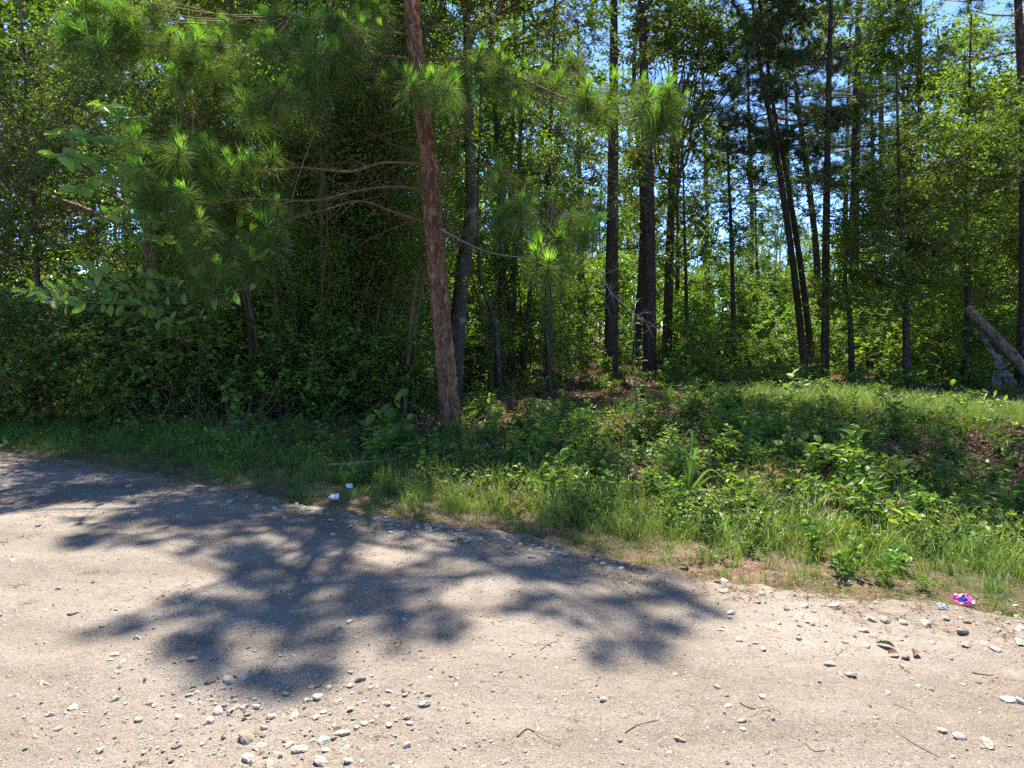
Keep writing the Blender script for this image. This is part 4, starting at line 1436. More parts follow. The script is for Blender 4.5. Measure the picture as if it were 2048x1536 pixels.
for px, Y, k, s in [(350, 10.3, 3, .8), (450, 10.9, 3, .7), (610, 11.0, 3, .8), (700, 11.2, 3, .65), (540, 10.8, 3, .6), (790, 11.6, 3, .7), (-10, 10.2, 3, .8), (960, 17, 3, .8), (1420, 20, 3, .8), (1560, 23, 3, 1.0), (1740, 20, 3, .9), (1880, 19, 3, .9), (1990, 17.5, 3, .8), (1130, 20, 3, .8), (20, 10.8, 2, .9), (235, 11.4, 2, 1.0), (-80, 10.6, 2, 1.0), (290, 11.6, 2, .95), (400, 12.2, 2, 1.0), (540, 12.6, 2, 1.0), (620, 13.4, 0, .8), (700, 12.4, 2, .8), (790, 14.5, 2, .8), (440, 14.5, 2, 1.2), (580, 15.5, 0, 1.2),
                    (700, 16, 2, 1.2), (850, 17, 0, 1.1), (-90, 14, 2, 1.2), (290, 14.4, 2, 1.2), (340, 15.5, 0, 1.2), (960, 18, 0, .8), (1060, 22, 0, 1.0), (1150, 26, 1, 1.0), (1000, 26, 1, 1.1), (900, 23, 0, 1.2), (1200, 32, 1, 1.3), (1260, 28, 0, .9), (1110, 34, 1, 1.4), (960, 35, 1, 1.5),
                    (1360, 27, 1, .9), (1400, 24, 1, .75), (1430, 28, 0, 1.0), (1490, 26, 1, .9), (1550, 28, 1, 1.1), (1520, 22, 0, .55), (1580, 24.5, 0, .8), (1690, 23, 0, .8), (1730, 25, 1, 1.0), (1790, 22, 0, .8),
                    (1850, 21, 1, .8), (1880, 24, 0, 1.1), (1960, 22, 1, .9), (2010, 20, 0, .9), (2060, 23, 1, 1.1), (2130, 18, 0, 1.0), (1930, 27, 1, 1.2), (1640, 28, 1, 1.1), (1460, 34, 1, 1.3), (1600, 36, 1, 1.4), (1380, 36, 1, 1.3), (1700, 34, 1, 1.4), (1830, 30, 1, 1.2), (2000, 30, 1, 1.4), (1310, 33, 1, 1.1), (1340, 42, 1, 1.5),
                    (500, 26, 1, 1.4), (650, 27, 0, 1.5), (780, 29, 1, 1.4), (340, 25, 0, 1.4), (850, 36, 1, 1.6), (330, 10.6, 0, .6), (430, 10.9, 0, .75), (570, 11.2, 0, .7), (660, 11.3, 0, .6), (740, 11.6, 0, .65), (800, 12.2, 0, .7), (500, 11.4, 0, .9), (250, 10.6, 0, .7), (-110, 17, 2, 1.5), (260, 18, 2, 1.5), (350, 20, 0, 1.6), (480, 18, 2, 1.4), (620, 19, 2, 1.5), (760, 20, 2, 1.4), (-60, 18, 2, 1.6), (420, 24, 1, 1.6), (560, 22, 0, 1.5), (1050, 30, 1, 1.4), (1180, 38, 1, 1.6), (1090, 31, 1, 1.5), (1240, 33, 1, 1.5), (930, 31, 1, 1.5), (990, 33, 1, 1.6), (1020, 40, 1, 1.8), (1130, 41, 1, 1.8), (1270, 40, 1, 1.7), (900, 40, 1, 1.8)]:
    x = (px - CX) / F_PX * Y
    KS[k].put((x, Y, float(ground_h(x, Y)) - 0.04), rng.random() * 6.283, (s * rng.uniform(0.9, 1.15), s * rng.uniform(0.9, 1.15), s), where(px, Y, 25))

# vine thicket: slender leaning stems with twig tangle and small leaves
KV = []
for v in range(6):
    h = 5.6 + 0.5 * v
    lean = rng.normal(0, 0.5, 2)
    C = spline([(0, 0, -0.1), (lean[0] * 0.2 + rng.normal(0, 0.12), lean[1] * 0.2, h * 0.3), (lean[0] * 0.7 + rng.normal(0, 0.15), lean[1] * 0.6, h * 0.65), (lean[0] * 1.6, lean[1] * 1.4, h)], 16)
    root = empty('thicket_sapling')
    g = Geo()
    tube(g, C, np.linspace(0.022 + 0.004 * v, 0.006, 16), 6, 0)
    for _ in range(3):
        o = rng.normal(0, 0.25, 3) * [1, 1, 0]
        tube(g, spline([o + [0, 0, -0.05], C[5] + rng.normal(0, 0.3, 3), C[10] + rng.normal(0, 0.25, 3), C[14] + rng.normal(0, 0.15, 3)], 14), np.linspace(0.010, 0.004, 14), 4, 0, cap=False)
    nb_ = 60
    i0 = rng.integers(1, 16, nb_)
    d = unit(nb_) * rng.uniform(0.3, 1.0, nb_)[:, None]
    d[:, 2] = np.abs(d[:, 2]) * 0.8 - 0.1
    prisms(g, C[i0], C[i0] + d, np.full(nb_, 0.006), np.full(nb_, 0.002), 0)
    e = C[i0] + d
    prisms(g, e - d * 0.4, e - d * 0.4 + unit(nb_) * 0.4, np.full(nb_, 0.004), np.full(nb_, 0.0015), 0)
    link('trunk', g.mesh('thicket_stem', M[('bark_grey', 'twig')[v % 2]]), root)
    g = Geo()
    nf = 4600
    k = rng.integers(0, nb_, nf)
    t = rng.uniform(0.2, 1.2, nf)[:, None]
    Pp = C[i0][k] + d[k] * t + rng.normal(size=(nf, 3)) * 0.12
    leaves(g, Pp, unit(nf) * [1, 1, 0.5], norm(np.array([[0, 0, 1.0]]) + rng.normal(size=(nf, 3)) * 0.6), rng.uniform(0.045, 0.085, nf), rng.uniform(0.028, 0.048, nf))
    link('crown', g.mesh('thicket_leaves', [M['leaf']]), root)
    KV.append(Kind(root, ('thin grey leaning sapling', 'thin brown leaning sapling')[v % 2], 'sapling', ('grey saplings of the thicket', 'brown saplings of the thicket')[v % 2]))
for q in range(44):
    px = rng.uniform(390, 850)
    Y = rng.uniform(11.8, 16)
    x = (px - CX) / F_PX * Y
    KV[q % 6].put((x, Y, float(ground_h(x, Y))), rng.random() * 6.283, rng.uniform(0.85, 1.15), 'left of the leaning pine' if px > 600 else 'near the brush pile')
for q in range(16):
    px, Y = rng.uniform(300, 830), rng.uniform(10.8, 12.0)
    x = (px - CX) / F_PX * Y
    KV[(q * 2 + 1) % 6].put((x, Y, float(ground_h(x, Y))), rng.random() * 6.283, rng.uniform(0.55, 0.9), 'left of the leaning pine' if px > 600 else 'near the brush pile')
for q in range(8):
    px, Y = rng.uniform(930, 1180), rng.uniform(16, 24)
    x = (px - CX) / F_PX * Y
    KV[q % 6].put((x, Y, float(ground_h(x, Y))), rng.random() * 6.283, rng.uniform(0.8, 1.1), 'beyond the leaning pine')

# far wood, one mass
n = 760
fx = rng.uniform(-90, 110, n)
fy = rng.uniform(62, 120, n)
pxs = CX + F_PX * fx / fy
scl = np.where(pxs < 1280, rng.uniform(1.3, 1.7, n), rng.uniform(0.75, 1.05, n))
low = rng.random(n) < 0.6
scl = np.where(low, rng.uniform(2.0, 3.2, n), scl)
fidx = np.where(low, rng.integers(3, 6, n), rng.integers(0, 3, n))
scatter('far_woods', [KT[k].root.children[1].data for k in range(3)] + [KS[k].root.children[1].data for k in range(3)], np.column_stack([fx, fy, ground_h(fx, fy) - 0.8]), np.column_stack([np.zeros(n), np.zeros(n), rng.random(n) * 6.283]), scl, fidx,
        'far mass of green woods behind the trees', 'woods')
# ================================================================== broad leaves that can be picked apart
def leaf_shape(name, wid, tipc=0.12, fold=0.22, curl=0.14, mat='leaf_near'):
    ts = np.array([0.0, 0.14, 0.34, 0.55, 0.76, 0.92, 1.0])
    ws = np.array([0.02, 0.55, 0.95, 1.0, 0.72, 0.30, 0.0]) * wid * 0.5
    V, Fq, Ft = [], [], []
    for k, (t, w) in enumerate(zip(ts, ws)):
        z = -curl * (t - 0.2) ** 2
        wv = 0.012 * math.sin(k * 2.1 + wid * 9)
        V += [(t, w, z + fold * w + wv), (t, 0, z), (t, -w, z + fold * w - wv)]
    for k in range(len(ts) - 2):
        a = 3 * k
        Fq += [(a, a + 1, a + 4, a + 3), (a + 1, a + 2, a + 5, a + 4)]
    a = 3 * (len(ts) - 2)
    Ft += [(a, a + 1, a + 4), (a + 1, a + 2, a + 4)]
    g = Geo()
    g.add(V, Fq, 0, rng.random())
    g.P.append((np.array(Ft), 0))
    return g.mesh(name, M[mat])


LEAF_OVAL = [leaf_shape('oval_leaf', 0.50, curl=c, fold=f) for c, f in ((0.15, 0.15), (0.3, 0.3), (0.5, 0.2), (0.05, 0.45), (0.35, 0.1))]
LEAF_BROAD = [leaf_shape('broad_leaf', 0.66, curl=c, fold=f, mat='weed') for c, f in ((0.15, 0.12), (0.28, 0.2), (0.2, 0.3))]
LEAF_LANCE = [leaf_shape('lance_leaf', 0.24, curl=c, fold=0.2, mat='weed') for c in (0.15, 0.3, 0.45)]
LEAF_LITE = [leaf_shape('light_leaf', 0.5, curl=c, fold=0.2, mat='leaf_bright') for c in (0.1, 0.25)]


def put_leaf(me, parent, P, D, N, L):
    D = norm(D)
    Y = norm(np.cross(N, D))
    Nn = np.cross(D, Y)
    o = link('leaf', me, parent)
    m = Matrix(((D[0], Y[0], Nn[0], P[0]), (D[1], Y[1], Nn[1], P[1]), (D[2], Y[2], Nn[2], P[2]), (0, 0, 0, 1)))
    o.matrix_basis = m @ Matrix.Diagonal((L, L, L, 1))
    return o


# ------------------------------------------------------------------ sapling with large oval leaves at the left
SY = 7.9
sf = gpt(395, 865)
sap = empty('broadleaf_sapling', sf)
tag(sap, 'young tree with large bright oval leaves reaching out over the left verge', 'sapling')
g = Geo()
SC = spline([sf + [0, 0, -0.05], at(400, 700, sf[1]), at(385, 560, sf[1] - 0.1), at(370, 440, sf[1] - 0.2), at(350, 330, sf[1] - 0.3), at(300, 240, sf[1] - 0.4)], 30)
tube(g, SC - sf, np.linspace(0.015, 0.005, 30), 7, wob=0.1)
link('trunk', g.mesh('sapling_stem', M['bark_pine_far'], True), sap)
BR = [
    ([(320, 260), (260, 235), (190, 205)], 34), ([(350, 330), (270, 300), (185, 275), (100, 268)], 44), ([(352, 345), (270, 335), (180, 318), (95, 310)], 44),
    ([(356, 360), (290, 355), (210, 365), (140, 378)], 38), ([(372, 450), (310, 440), (240, 432), (198, 425)], 18), ([(375, 480), (320, 478), (255, 470)], 14),
    ([(385, 560), (330, 560), (250, 548), (150, 532)], 26), ([(390, 600), (300, 585), (200, 582), (100, 580), (30, 582)], 34), ([(395, 620), (300, 612), (180, 605), (75, 598)], 30),
    ([(385, 545), (420, 545), (400, 500), (385, 480)], 5), ([(392, 610), (370, 585), (320, 570)], 5), ([(396, 640), (420, 600), (460, 585), (520, 570)], 6),
    ([(396, 560), (450, 530), (520, 520), (560, 500)], 5), ([(398, 655), (350, 640), (290, 635)], 6),
]
for pl, nl in BR:
    k = len(pl)
    end = SY - rng.uniform(0.2, 1.0)
    a0 = SC[int(np.argmin(np.abs(SC[:, 2] - at(*pl[0], sf[1] - 0.2)[2])))]
    Wp = [a0] + [at(px, py, sf[1] - 0.25 + (end - sf[1] + 0.25) * (j / (k - 1))) for j, (px, py) in enumerate(pl)][1:]
    Q = spline(Wp, 30)
    g = Geo()
    tube(g, Q - sf, np.linspace(0.008, 0.0025, 30), 5)
    br = link('branch', g.mesh('sapling_branch', M['twig'], True), sap)
    dirn = norm(Q[-1] - Q[0])
    for j in range(nl):
        t = 0.22 + 0.78 * (j + rng.uniform(-0.3, 0.3)) / nl
        i0 = min(29, max(0, int(t * 29)))
        tg = norm(Q[min(29, i0 + 1)] - Q[max(0, i0 - 1)])
        N = norm(np.array([0, -0.9, 0.45]) + rng.normal(size=3) * 0.33)
        sd = norm(np.cross(N, tg)) * (1 if j % 2 else -1)
        D = norm(tg * rng.uniform(0.25, 0.7) + sd * 0.95 + np.array([0, 0, -0.12])) if j < nl - 1 else tg
        put_leaf(LEAF_OVAL[int(rng.integers(5))], br, Q[i0] - sf + D * 0.01, D, N, rng.uniform(0.11, 0.19))


# ------------------------------------------------------------------ weeds and seedlings that stand out one by one
def plant(name, label, cat, base_px, tops, nl, L, shapes, stem_r=0.005, mat='stem', droop=-0.1, face=0.4, group=None, t0=0.2, base=None):
    f = gpt(*base_px) if base is None else base
    root = empty(name, f)
    tag(root, label, cat, group)
    for (tx, ty, dy) in tops:
        e = at(tx, ty, f[1] + dy)
        mid = f * 0.5 + e * 0.5 + np.array([rng.normal(0, 0.02), rng.normal(0, 0.02), 0.06])
        Q = spline([f + [0, 0, -0.03], mid, e], 16)
        g = Geo()
        tube(g, Q - f, np.linspace(stem_r, stem_r * 0.4, 16), 5)
        st = link('stem', g.mesh(name + '_stem', M[mat], True), root)
        for j in range(nl):
            t = t0 + (1 - t0) * (j + rng.uniform(0, 0.5)) / nl
            i0 = min(15, int(t * 15.99))
            a = j * 2.4 + rng.normal(0, 0.4)
            D = norm(np.array([math.cos(a), math.sin(a), rng.uniform(-0.1, 0.6) + droop + (0.8 if j >= nl - 2 else 0)]))
            N = norm(np.array([0, -face, 1.0]) + rng.normal(size=3) * 0.3)
            put_leaf(shapes[int(rng.integers(len(shapes)))], st, Q[i0] - f, D, N, L * rng.uniform(0.6, 1.1) * (1 - 0.35 * max(0, t - 0.6)))
    return root


plant('broadleaf_seedling', 'large-leaved seedling spreading at the foot of the reddish pine', 'plant', (775, 915), [(760, 830, 0), (800, 795, 0.1), (735, 850, -0.2), (815, 840, -0.1), (780, 870, -0.3)], 9, 0.21, LEAF_BROAD, 0.006, t0=0.4)
plant('leafy_seedling', 'seedling hung with drooping leaves in the shade of the thicket', 'plant', (470, 860), [(400, 690, 0), (470, 720, -0.2), (520, 730, 0.1), (455, 770, -0.4), (480, 800, -0.4)], 11, 0.14, LEAF_BROAD, 0.006, 'twig', droop=-0.35, face=0.9, t0=0.45)
plant('bright_seedling', 'bright sunlit seedling on top of the weedy mound', 'plant', (1590, 800), [(1585, 745, 0), (1605, 765, 0), (1570, 775, 0.1)], 9, 0.20, LEAF_LITE, 0.006)
plant('leafy_twig_sapling', 'low sapling with a sunlit spray of leaves behind the pine', 'plant', (985, 770), [(1018, 708, 0), (972, 730, -0.1), (1000, 725, -0.2)], 10, 0.13, LEAF_LITE, 0.005, 'twig', t0=0.35)
plant('tall_weed', 'tall narrow weed with lance leaves left of the grassy clump', 'weed', (1185, 905), [(1165, 790, 0), (1180, 815, 0.1), (1200, 840, -0.1)], 16, 0.15, LEAF_LANCE, 0.005)
plant('tall_weed', 'tall thin feathery weed in front of the two thick dark pines', 'weed', (1275, 900), [(1268, 610, 0), (1262, 650, 0.1), (1280, 700, 0)], 26, 0.13, LEAF_LANCE, 0.006, t0=0.15)
plant('tall_weed', 'leafy upright weed left of the bent grass blades', 'weed', (1255, 960), [(1252, 875, 0), (1265, 890, -0.1), (1235, 900, 0.1)], 12, 0.13, LEAF_LANCE, 0.005)
plant('tall_weed', 'young weed with pointed leaves at the left verge below the thicket', 'weed', (140, 830), [(133, 745, 0), (150, 780, 0)], 16, 0.15, LEAF_LANCE, 0.005)
plant('broadleaf_weed', 'pale flowering weed on the shaded front of the mound', 'weed', (1590, 930), [(1578, 862, 0), (1605, 880, 0), (1560, 890, -0.1)], 12, 0.12, LEAF_BROAD, 0.005)
plant('broadleaf_weed', 'wide-leaved weed beside the flowering weed on the mound', 'weed', (1655, 945), [(1640, 880, 0), (1670, 900, 0.1), (1625, 905, -0.1)], 8, 0.15, LEAF_BROAD, 0.005)
plant('broadleaf_weed', 'broad drooping weed at the edge of the bare shaded soil', 'weed', (1795, 980), [(1800, 935, 0), (1780, 950, 0)], 6, 0.17, LEAF_BROAD, 0.005, droop=-0.2)
plant('broadleaf_weed', 'leafy weed on the sunlit verge above the road stones', 'weed', (1720, 985), [(1705, 925, 0), (1740, 940, 0), (1690, 950, -0.1)], 8, 0.13, LEAF_BROAD, 0.005)
plant('leafy_seedling', 'lush seedling in the shade below the fallen log', 'plant', (1920, 815), [(1905, 770, 0), (1930, 775, 0), (1950, 790, 0), (1890, 790, 0)], 8, 0.21, LEAF_LITE, 0.005)
plant('leafy_seedling', 'grassy-leaved seedling at the right rim of the sunlit clearing', 'plant', (1980, 835), [(1990, 790, 0), (2010, 800, 0), (1965, 800, 0)], 9, 0.18, LEAF_LANCE, 0.005)
plant('broadleaf_weed', 'small glossy weed standing on the road edge below the pine', 'weed', (1108, 1050), [(1098, 1010, 0), (1120, 1025, 0)], 6, 0.08, LEAF_BROAD, 0.004)
plant('leafy_seedling', 'lone pale sprout beside the road under the left trees', 'plant', (14, 905), [(12, 882, 0), (22, 890, 0)], 5, 0.12, LEAF_LITE, 0.004)
plant('leafy_seedling', 'seedling with clustered leaves in dappled light right of the pine', 'plant', (955, 830), [(945, 770, 0), (965, 790, 0), (985, 800, 0)], 9, 0.13, LEAF_BROAD, 0.005)
plant('leafy_seedling', 'dark leafy seedling between the pine foot and the lance-leaved weed', 'plant', (1080, 880), [(1060, 800, 0), (1085, 815, 0), (1105, 830, 0)], 10, 0.13, LEAF_BROAD, 0.005)

# ragweed with divided leaves
f = gpt(1340, 985)
rag = empty('ragweed', f)
tag(rag, 'bright ferny-leaved weed next to the bent grass blades', 'weed')
for (tx, ty, dy) in [(1335, 890, 0), (1365, 900, 0), (1320, 915, 0), (1350, 930, -0.1), (1385, 925, 0), (1310, 940, 0)]:
    e = at(tx, ty, f[1] + dy)
    Q = spline([f + [0, 0, -0.03], (f + e) / 2 + [0, 0, 0.05], e], 12)
    g = Geo()
    tube(g, Q - f, np.linspace(0.004, 0.0015, 12), 4, 1)
    for i0 in range(3, 12):
        for sgn in (-1, 1):
            a = rng.random() * 6.283
            D = norm(np.array([math.cos(a), math.sin(a) * 0.6, 0.35]))
            tl = rng.uniform(0.07, 0.13)
            tt = np.linspace(0.15, 1, 7)
            B = (Q[i0] - f) + D * (tt * tl)[:, None]
            S = norm(np.cross(D, [0, -0.4, 1.0]))
            for s2 in (-1, 1):
                leaves(g, B, np.repeat(norm(D * 0.6 + S * s2)[None], 7, 0), np.repeat(np.array([[0, -0.4, 1.0]]), 7, 0), 0.034 * (1.15 - tt), 0.012, 0)
    link('frond', g.mesh('ragweed_frond', [M['leaf_bright'], M['stem']]), rag)


def blade_obj(parent, f, pts, Y, w, mat='grass'):
    Wp = [f] + [at(px, py, Y) for px, py in pts]
    Q = spline(Wp, 22) - f
    s = np.linspace(0, 1, 22)
    ww = w * np.clip(np.minimum(s * 6 + 0.4, (1 - s) * 2.2), 0.03, 1)
    tg = norm(np.gradient(Q, axis=0))
    sd = norm(np.cross(tg, np.array([[0.25, -1, 0.2]])))
    V = np.stack([Q - sd * ww[:, None] * 0.5, Q + np.array([[0, 0.006, -0.004]]), Q + sd * ww[:, None] * 0.5], 1).reshape(-1, 3)
    i = np.arange(21)[:, None] * 3
    Fq = np.concatenate([i + np.array([[0, 1, 4, 3]]), i + np.array([[1, 2, 5, 4]])])
    g = Geo()
    g.add(V, Fq, 0, 0.55)
    return link('blade', g.mesh('grass_blade', M[mat], True), parent)


f = gpt(1378, 1000)
tg_ = empty('tall_grass', f)
tag(tg_, 'clump of tall broad grass blades bent over at their tips', 'grass')
for pts in ([(1380, 930), (1384, 870), (1377, 862), (1366, 888)], [(1384, 950), (1390, 905), (1396, 900), (1392, 922)], [(1390, 970), (1420, 940), (1450, 958)], [(1370, 960), (1345, 965), (1320, 975)],
            [(1383, 960), (1388, 925), (1378, 920), (1372, 945)], [(1395, 975), (1420, 955), (1440, 952)], [(1372, 980), (1372, 950), (1362, 925)]):
    blade_obj(tg_, f, pts, f[1], 0.026)
f = gpt(1880, 1075)
sg = empty('seeding_grass', f)
tag(sg, 'dry yellow grass stalk arching over the shaded verge', 'grass')
blade_obj(sg, f, [(1885, 1045), (1898, 1032), (1915, 1042), (1921, 1060)], f[1], 0.016, 'dry')

# small orange wildflower
f = gpt(1155, 885)
fl = empty('orange_flower', f)
tag(fl, 'single orange-yellow daisy in the weeds', 'flower')
g = Geo()
e = at(1152, 846, f[1]) - f
tube(g, spline([(0, 0, -0.02), e * 0.5 + [0.01, 0, 0], e], 8), 0.003, 4)
link('stem', g.mesh('flower_stem', M['stem']), fl)
M['petal'] = plain_mat('orange_petal', (0.75, 0.28, 0.02), 0.6, 0.2, 0.15)
M['flower_eye'] = plain_mat('flower_eye', (0.12, 0.04, 0.02), 0.9)
g = Geo()
th = np.linspace(0, 6.283, 12, endpoint=False)
leaves(g, np.repeat(e[None], 12, 0), np.column_stack([np.cos(th), np.full(12, -0.3), np.sin(th)]), np.repeat(np.array([[0, -1.0, 0.3]]), 12, 0), 0.05, 0.02)
link('petals', g.mesh('petals', M['petal']), fl)
g = Geo()
tube(g, [e + [0, 0.005, 0], e + [0, -0.012, 0.003], e + [0, -0.018, 0.004]], [0.014, 0.014, 0.006], 8)
link('flower_eye', g.mesh('flower_eye', M['flower_eye'], True), fl)

# ------------------------------------------------------------------ cedar-like dark bush with hanging sprays at the left
f = gpt(200, 838)
ced = empty('evergreen_bush', f)
tag(ced, 'dull evergreen bush with hanging sprays under the left trees', 'shrub')
g = Geo()
g2 = Geo()
for q in range(34):
    c = at(rng.uniform(70, 260), rng.uniform(600, 760), f[1] + rng.uniform(-0.3, 0.7))
    a = f + [0, 0.3, rng.uniform(0.2, 1.2)]
    Q = spline([a, (a + c) / 2 + [0, 0, 0.25], c, c + [rng.normal(0, 0.1), rng.normal(-0.1, 0.1), -rng.uniform(0.25, 0.5)]], 12)
    tube(g, Q - f, np.linspace(0.012, 0.003, 12), 4, cap=False)
    n = 130
    t = rng.integers(4, 12, n)
    Pq = Q[t] - f + rng.normal(size=(n, 3)) * 0.05
    needles(g2, Pq, norm(unit(n) * 0.7 + np.array([[0, 0, -0.8]])), rng.uniform(0.06, 0.15, n), 0.016, 0)
tube(g, spline([f * 0 + [0, 0.3, -0.1], f * 0 + [0.05, 0.3, 0.8], f * 0 + [0, 0.3, 1.6]], 8), np.linspace(0.035, 0.015, 8), 7)
link('stems', g.mesh('bush_stems', M['twig']), ced)
link('crown', g2.mesh('bush_sprays', M['cedar']), ced)

# ------------------------------------------------------------------ hanging vines, dead brush, fallen sticks
M['vine_pale'] = plain_mat('pale_vine', (0.27, 0.21, 0.13), 0.8, 0.1, 0.25)
for lab, pts, Y, r in [('long pale vine slanting down through the pine boughs', [(655, 215), (630, 265), (612, 310), (598, 350), (584, 400), (580, 440)], 9.2, 0.006),
                       ('short pale vine hanging left of the slanting one', [(388, 220), (383, 300), (380, 345), (400, 375), (425, 400)], 8.8, 0.005),
                       ('crooked pale vine in front of the speckled trunk', [(478, 245), (498, 290), (500, 330), (490, 300)], 9.4, 0.005),
                       ('pale vine strand dangling beside the mottled trunk', [(700, 560), (690, 520), (680, 480), (662, 420), (655, 350)], 12.2, 0.009)]:
    Wp = np.array([at(px, py, Y + rng.normal(0, 0.05)) for px, py in pts])
    g = Geo()
    tube(g, spline(Wp, 30) - Wp[-1], np.linspace(r, r * 0.6, 30), 5, wob=0.2)
    tag(link('hanging_vine', g.mesh('hanging_vine', M['vine_pale'], True), None, Wp[-1]), lab, 'vine')


def stick(name, label, cat, pts, r, mat='twig', sub=0, group=None, lift=0.0):
    Wp = []
    for px, py in pts:
        p = flat(px, py)
        for _ in range(5):
            p = flat(px, py, float(surf_z(p[0], p[1])) + r * 0.7 + lift)
        Wp.append(p)
    Q = spline(Wp, max(8, 4 * len(pts)))
    g = Geo()
    tube(g, Q - Q[0], np.linspace(r, r * 0.5, len(Q)), 6, wob=0.25)
    for _ in range(sub):
        a = Q[int(rng.integers(1, len(Q) - 1))] - Q[0]
        d = unit(1)[0] * [1, 1, 0.2]
        ln = rng.uniform(0.05, 0.25) * (1 + 10 * r)
        tube(g, spline([a, a + d * ln * 0.5 + rng.normal(0, 0.005, 3), a + d * ln], 5), np.linspace(r * 0.5, r * 0.2, 5), 4)
    return tag(link(name, g.mesh(name, M[mat], True), None, Q[0]), label, cat, group)


stick('fallen_stick', 'long pale stick lying on the weeds left of the pine foot', 'stick', [(655, 930), (720, 925), (790, 918)], 0.011, 'twig_pale', 2, lift=0.16)
stick('fallen_stick', 'pale bent stick at the shaded foot of the thicket', 'stick', [(455, 842), (510, 852), (560, 846)], 0.012, 'twig_pale', 3, lift=0.14)
stick('fallen_stick', 'dark crooked stick poking out of the mound weeds', 'stick', [(1325, 860), (1345, 835), (1362, 800)], 0.012, 'twig', 3, lift=0.22)
stick('fallen_stick', 'short pale grass stalk lying on the shaded verge', 'stick', [(680, 915), (700, 935), (725, 955)], 0.006, 'vine_pale', 0, lift=0.10)
TW = [(1750, 1428, 1880, 1515, .004, 'dark thin twig lying alone in the bottom right of the road'), (1790, 1408, 1832, 1426, .003, 'pair of fine dark pine needles on the open road'), (1250, 1465, 1315, 1440, .004, 'small forked twig in the sun below the shadow'),
      (1035, 1472, 1068, 1462, .006, 'stubby pale stick beside dry pine straw'), (1670, 1303, 1686, 1300, .004, 'tiny dark twig above the stone pair'), (1945, 1345, 1990, 1350, .006, 'dark crumbling stick near the right road edge'),
      (625, 1375, 655, 1355, .006, 'grey twig at the lower tip of the shadow'), (1080, 1300, 1118, 1285, .003, 'fine reddish twig on the sunlit road'), (690, 1205, 720, 1195, .004, 'small twig in the middle of the shaded road'),
      (500, 1160, 540, 1150, .004, 'thin twig lying in the left shadow band'), (1130, 1165, 1180, 1160, .004, 'thin brown twig near the road edge in shade'), (250, 1030, 300, 1022, .004, 'dark twig in the far left shadow'),
      (1480, 1405, 1510, 1418, .005, 'small tangle twig in the sunny right half of the road'), (1610, 1485, 1650, 1500, .004, 'curved brown twig near the bottom edge of the road')]
for x0, y0, x1, y1, r, lab in TW:
    stick('twig', lab, 'twig', [(x0, y0), ((x0 + x1) / 2 + rng.normal(0, 4), (y0 + y1) / 2 + rng.normal(0, 4)), (x1, y1)], r * 0.62, 'twig', 1)
# brush pile of bare twigs under the thicket
f = gpt(390, 865)
br = empty('brush_pile', f)
tag(br, 'tangle of bare dead twigs under the thicket', 'brush')
for q in range(26):
    a = np.array([rng.uniform(-0.9, 0.7), rng.uniform(-0.1, 0.6), 0.02])
    e = a + np.array([rng.uniform(-0.8, 0.8), rng.normal(0, 0.2), rng.uniform(0.05, 0.9)])
    g = Geo()
    Q = spline([a, (a + e) / 2 + rng.normal(0, 0.06, 3), e], 8)
    tube(g, Q, np.linspace(0.008, 0.003, 8), 4)
    for _ in range(4):
        b0 = Q[int(rng.integers(2, 8))]
        e2 = b0 + unit(1)[0] * rng.uniform(0.1, 0.4)
        tube(g, spline([b0, (b0 + e2) / 2 + rng.normal(0, 0.02, 3), e2], 5), np.linspace(0.004, 0.0015, 5), 3, cap=False)
    link('dead_twig', g.mesh('brush_twig', M[('twig', 'twig_red')[q % 2]]), br)

# ------------------------------------------------------------------ fallen log leaning up from the ground, grey sheet under it
LY = 15.4
la, lb = at(2085, 822, LY - 0.4), at(1934, 616, LY + 0.9)
la[2] = float(ground_h(la[0], la[1])) + 0.05
g = Geo()
Q = spline([la, la * 0.6 + lb * 0.4 + [0, 0, 0.05], lb], 26)
tube(g, Q - la, np.linspace(0.13, 0.10, 26) * (1 + 0.05 * np.sin(np.arange(26) * 1.7)), 18, wob=0.10)
log = empty('fallen_log', la)
tag(log, 'bare fallen trunk propped up at an angle at the right end of the woods', 'log')
link('trunk', g.mesh('log_trunk', M['bark_log'], True), log)
for q in range(5):
    g = Geo()
    b0 = Q[4 + 4 * q] - la
    d = norm(np.array([rng.normal(0, 1), -0.6, rng.uniform(0.2, 1)]))
    tube(g, [b0, b0 + d * 0.22, b0 + d * rng.uniform(0.26, 0.4)], [0.03, 0.024, 0.014], 7)
    link('branch_stub', g.mesh('log_stub', M['bark_log'], True), log)
M['sheet'] = plain_mat('weathered_grey_sheet', (0.19, 0.18, 0.165), 0.7, 0.2, 0.2, 6)
f = gpt(1995, 790)
f = np.array([at(1995, 775, LY - 0.1)[0], LY - 0.1, 0])
f[2] = float(ground_h(f[0], f[1]))
sh = empty('crumpled_sheet', f)
tag(sh, 'crumpled pale grey sheet hanging under the fallen log', 'sheet')
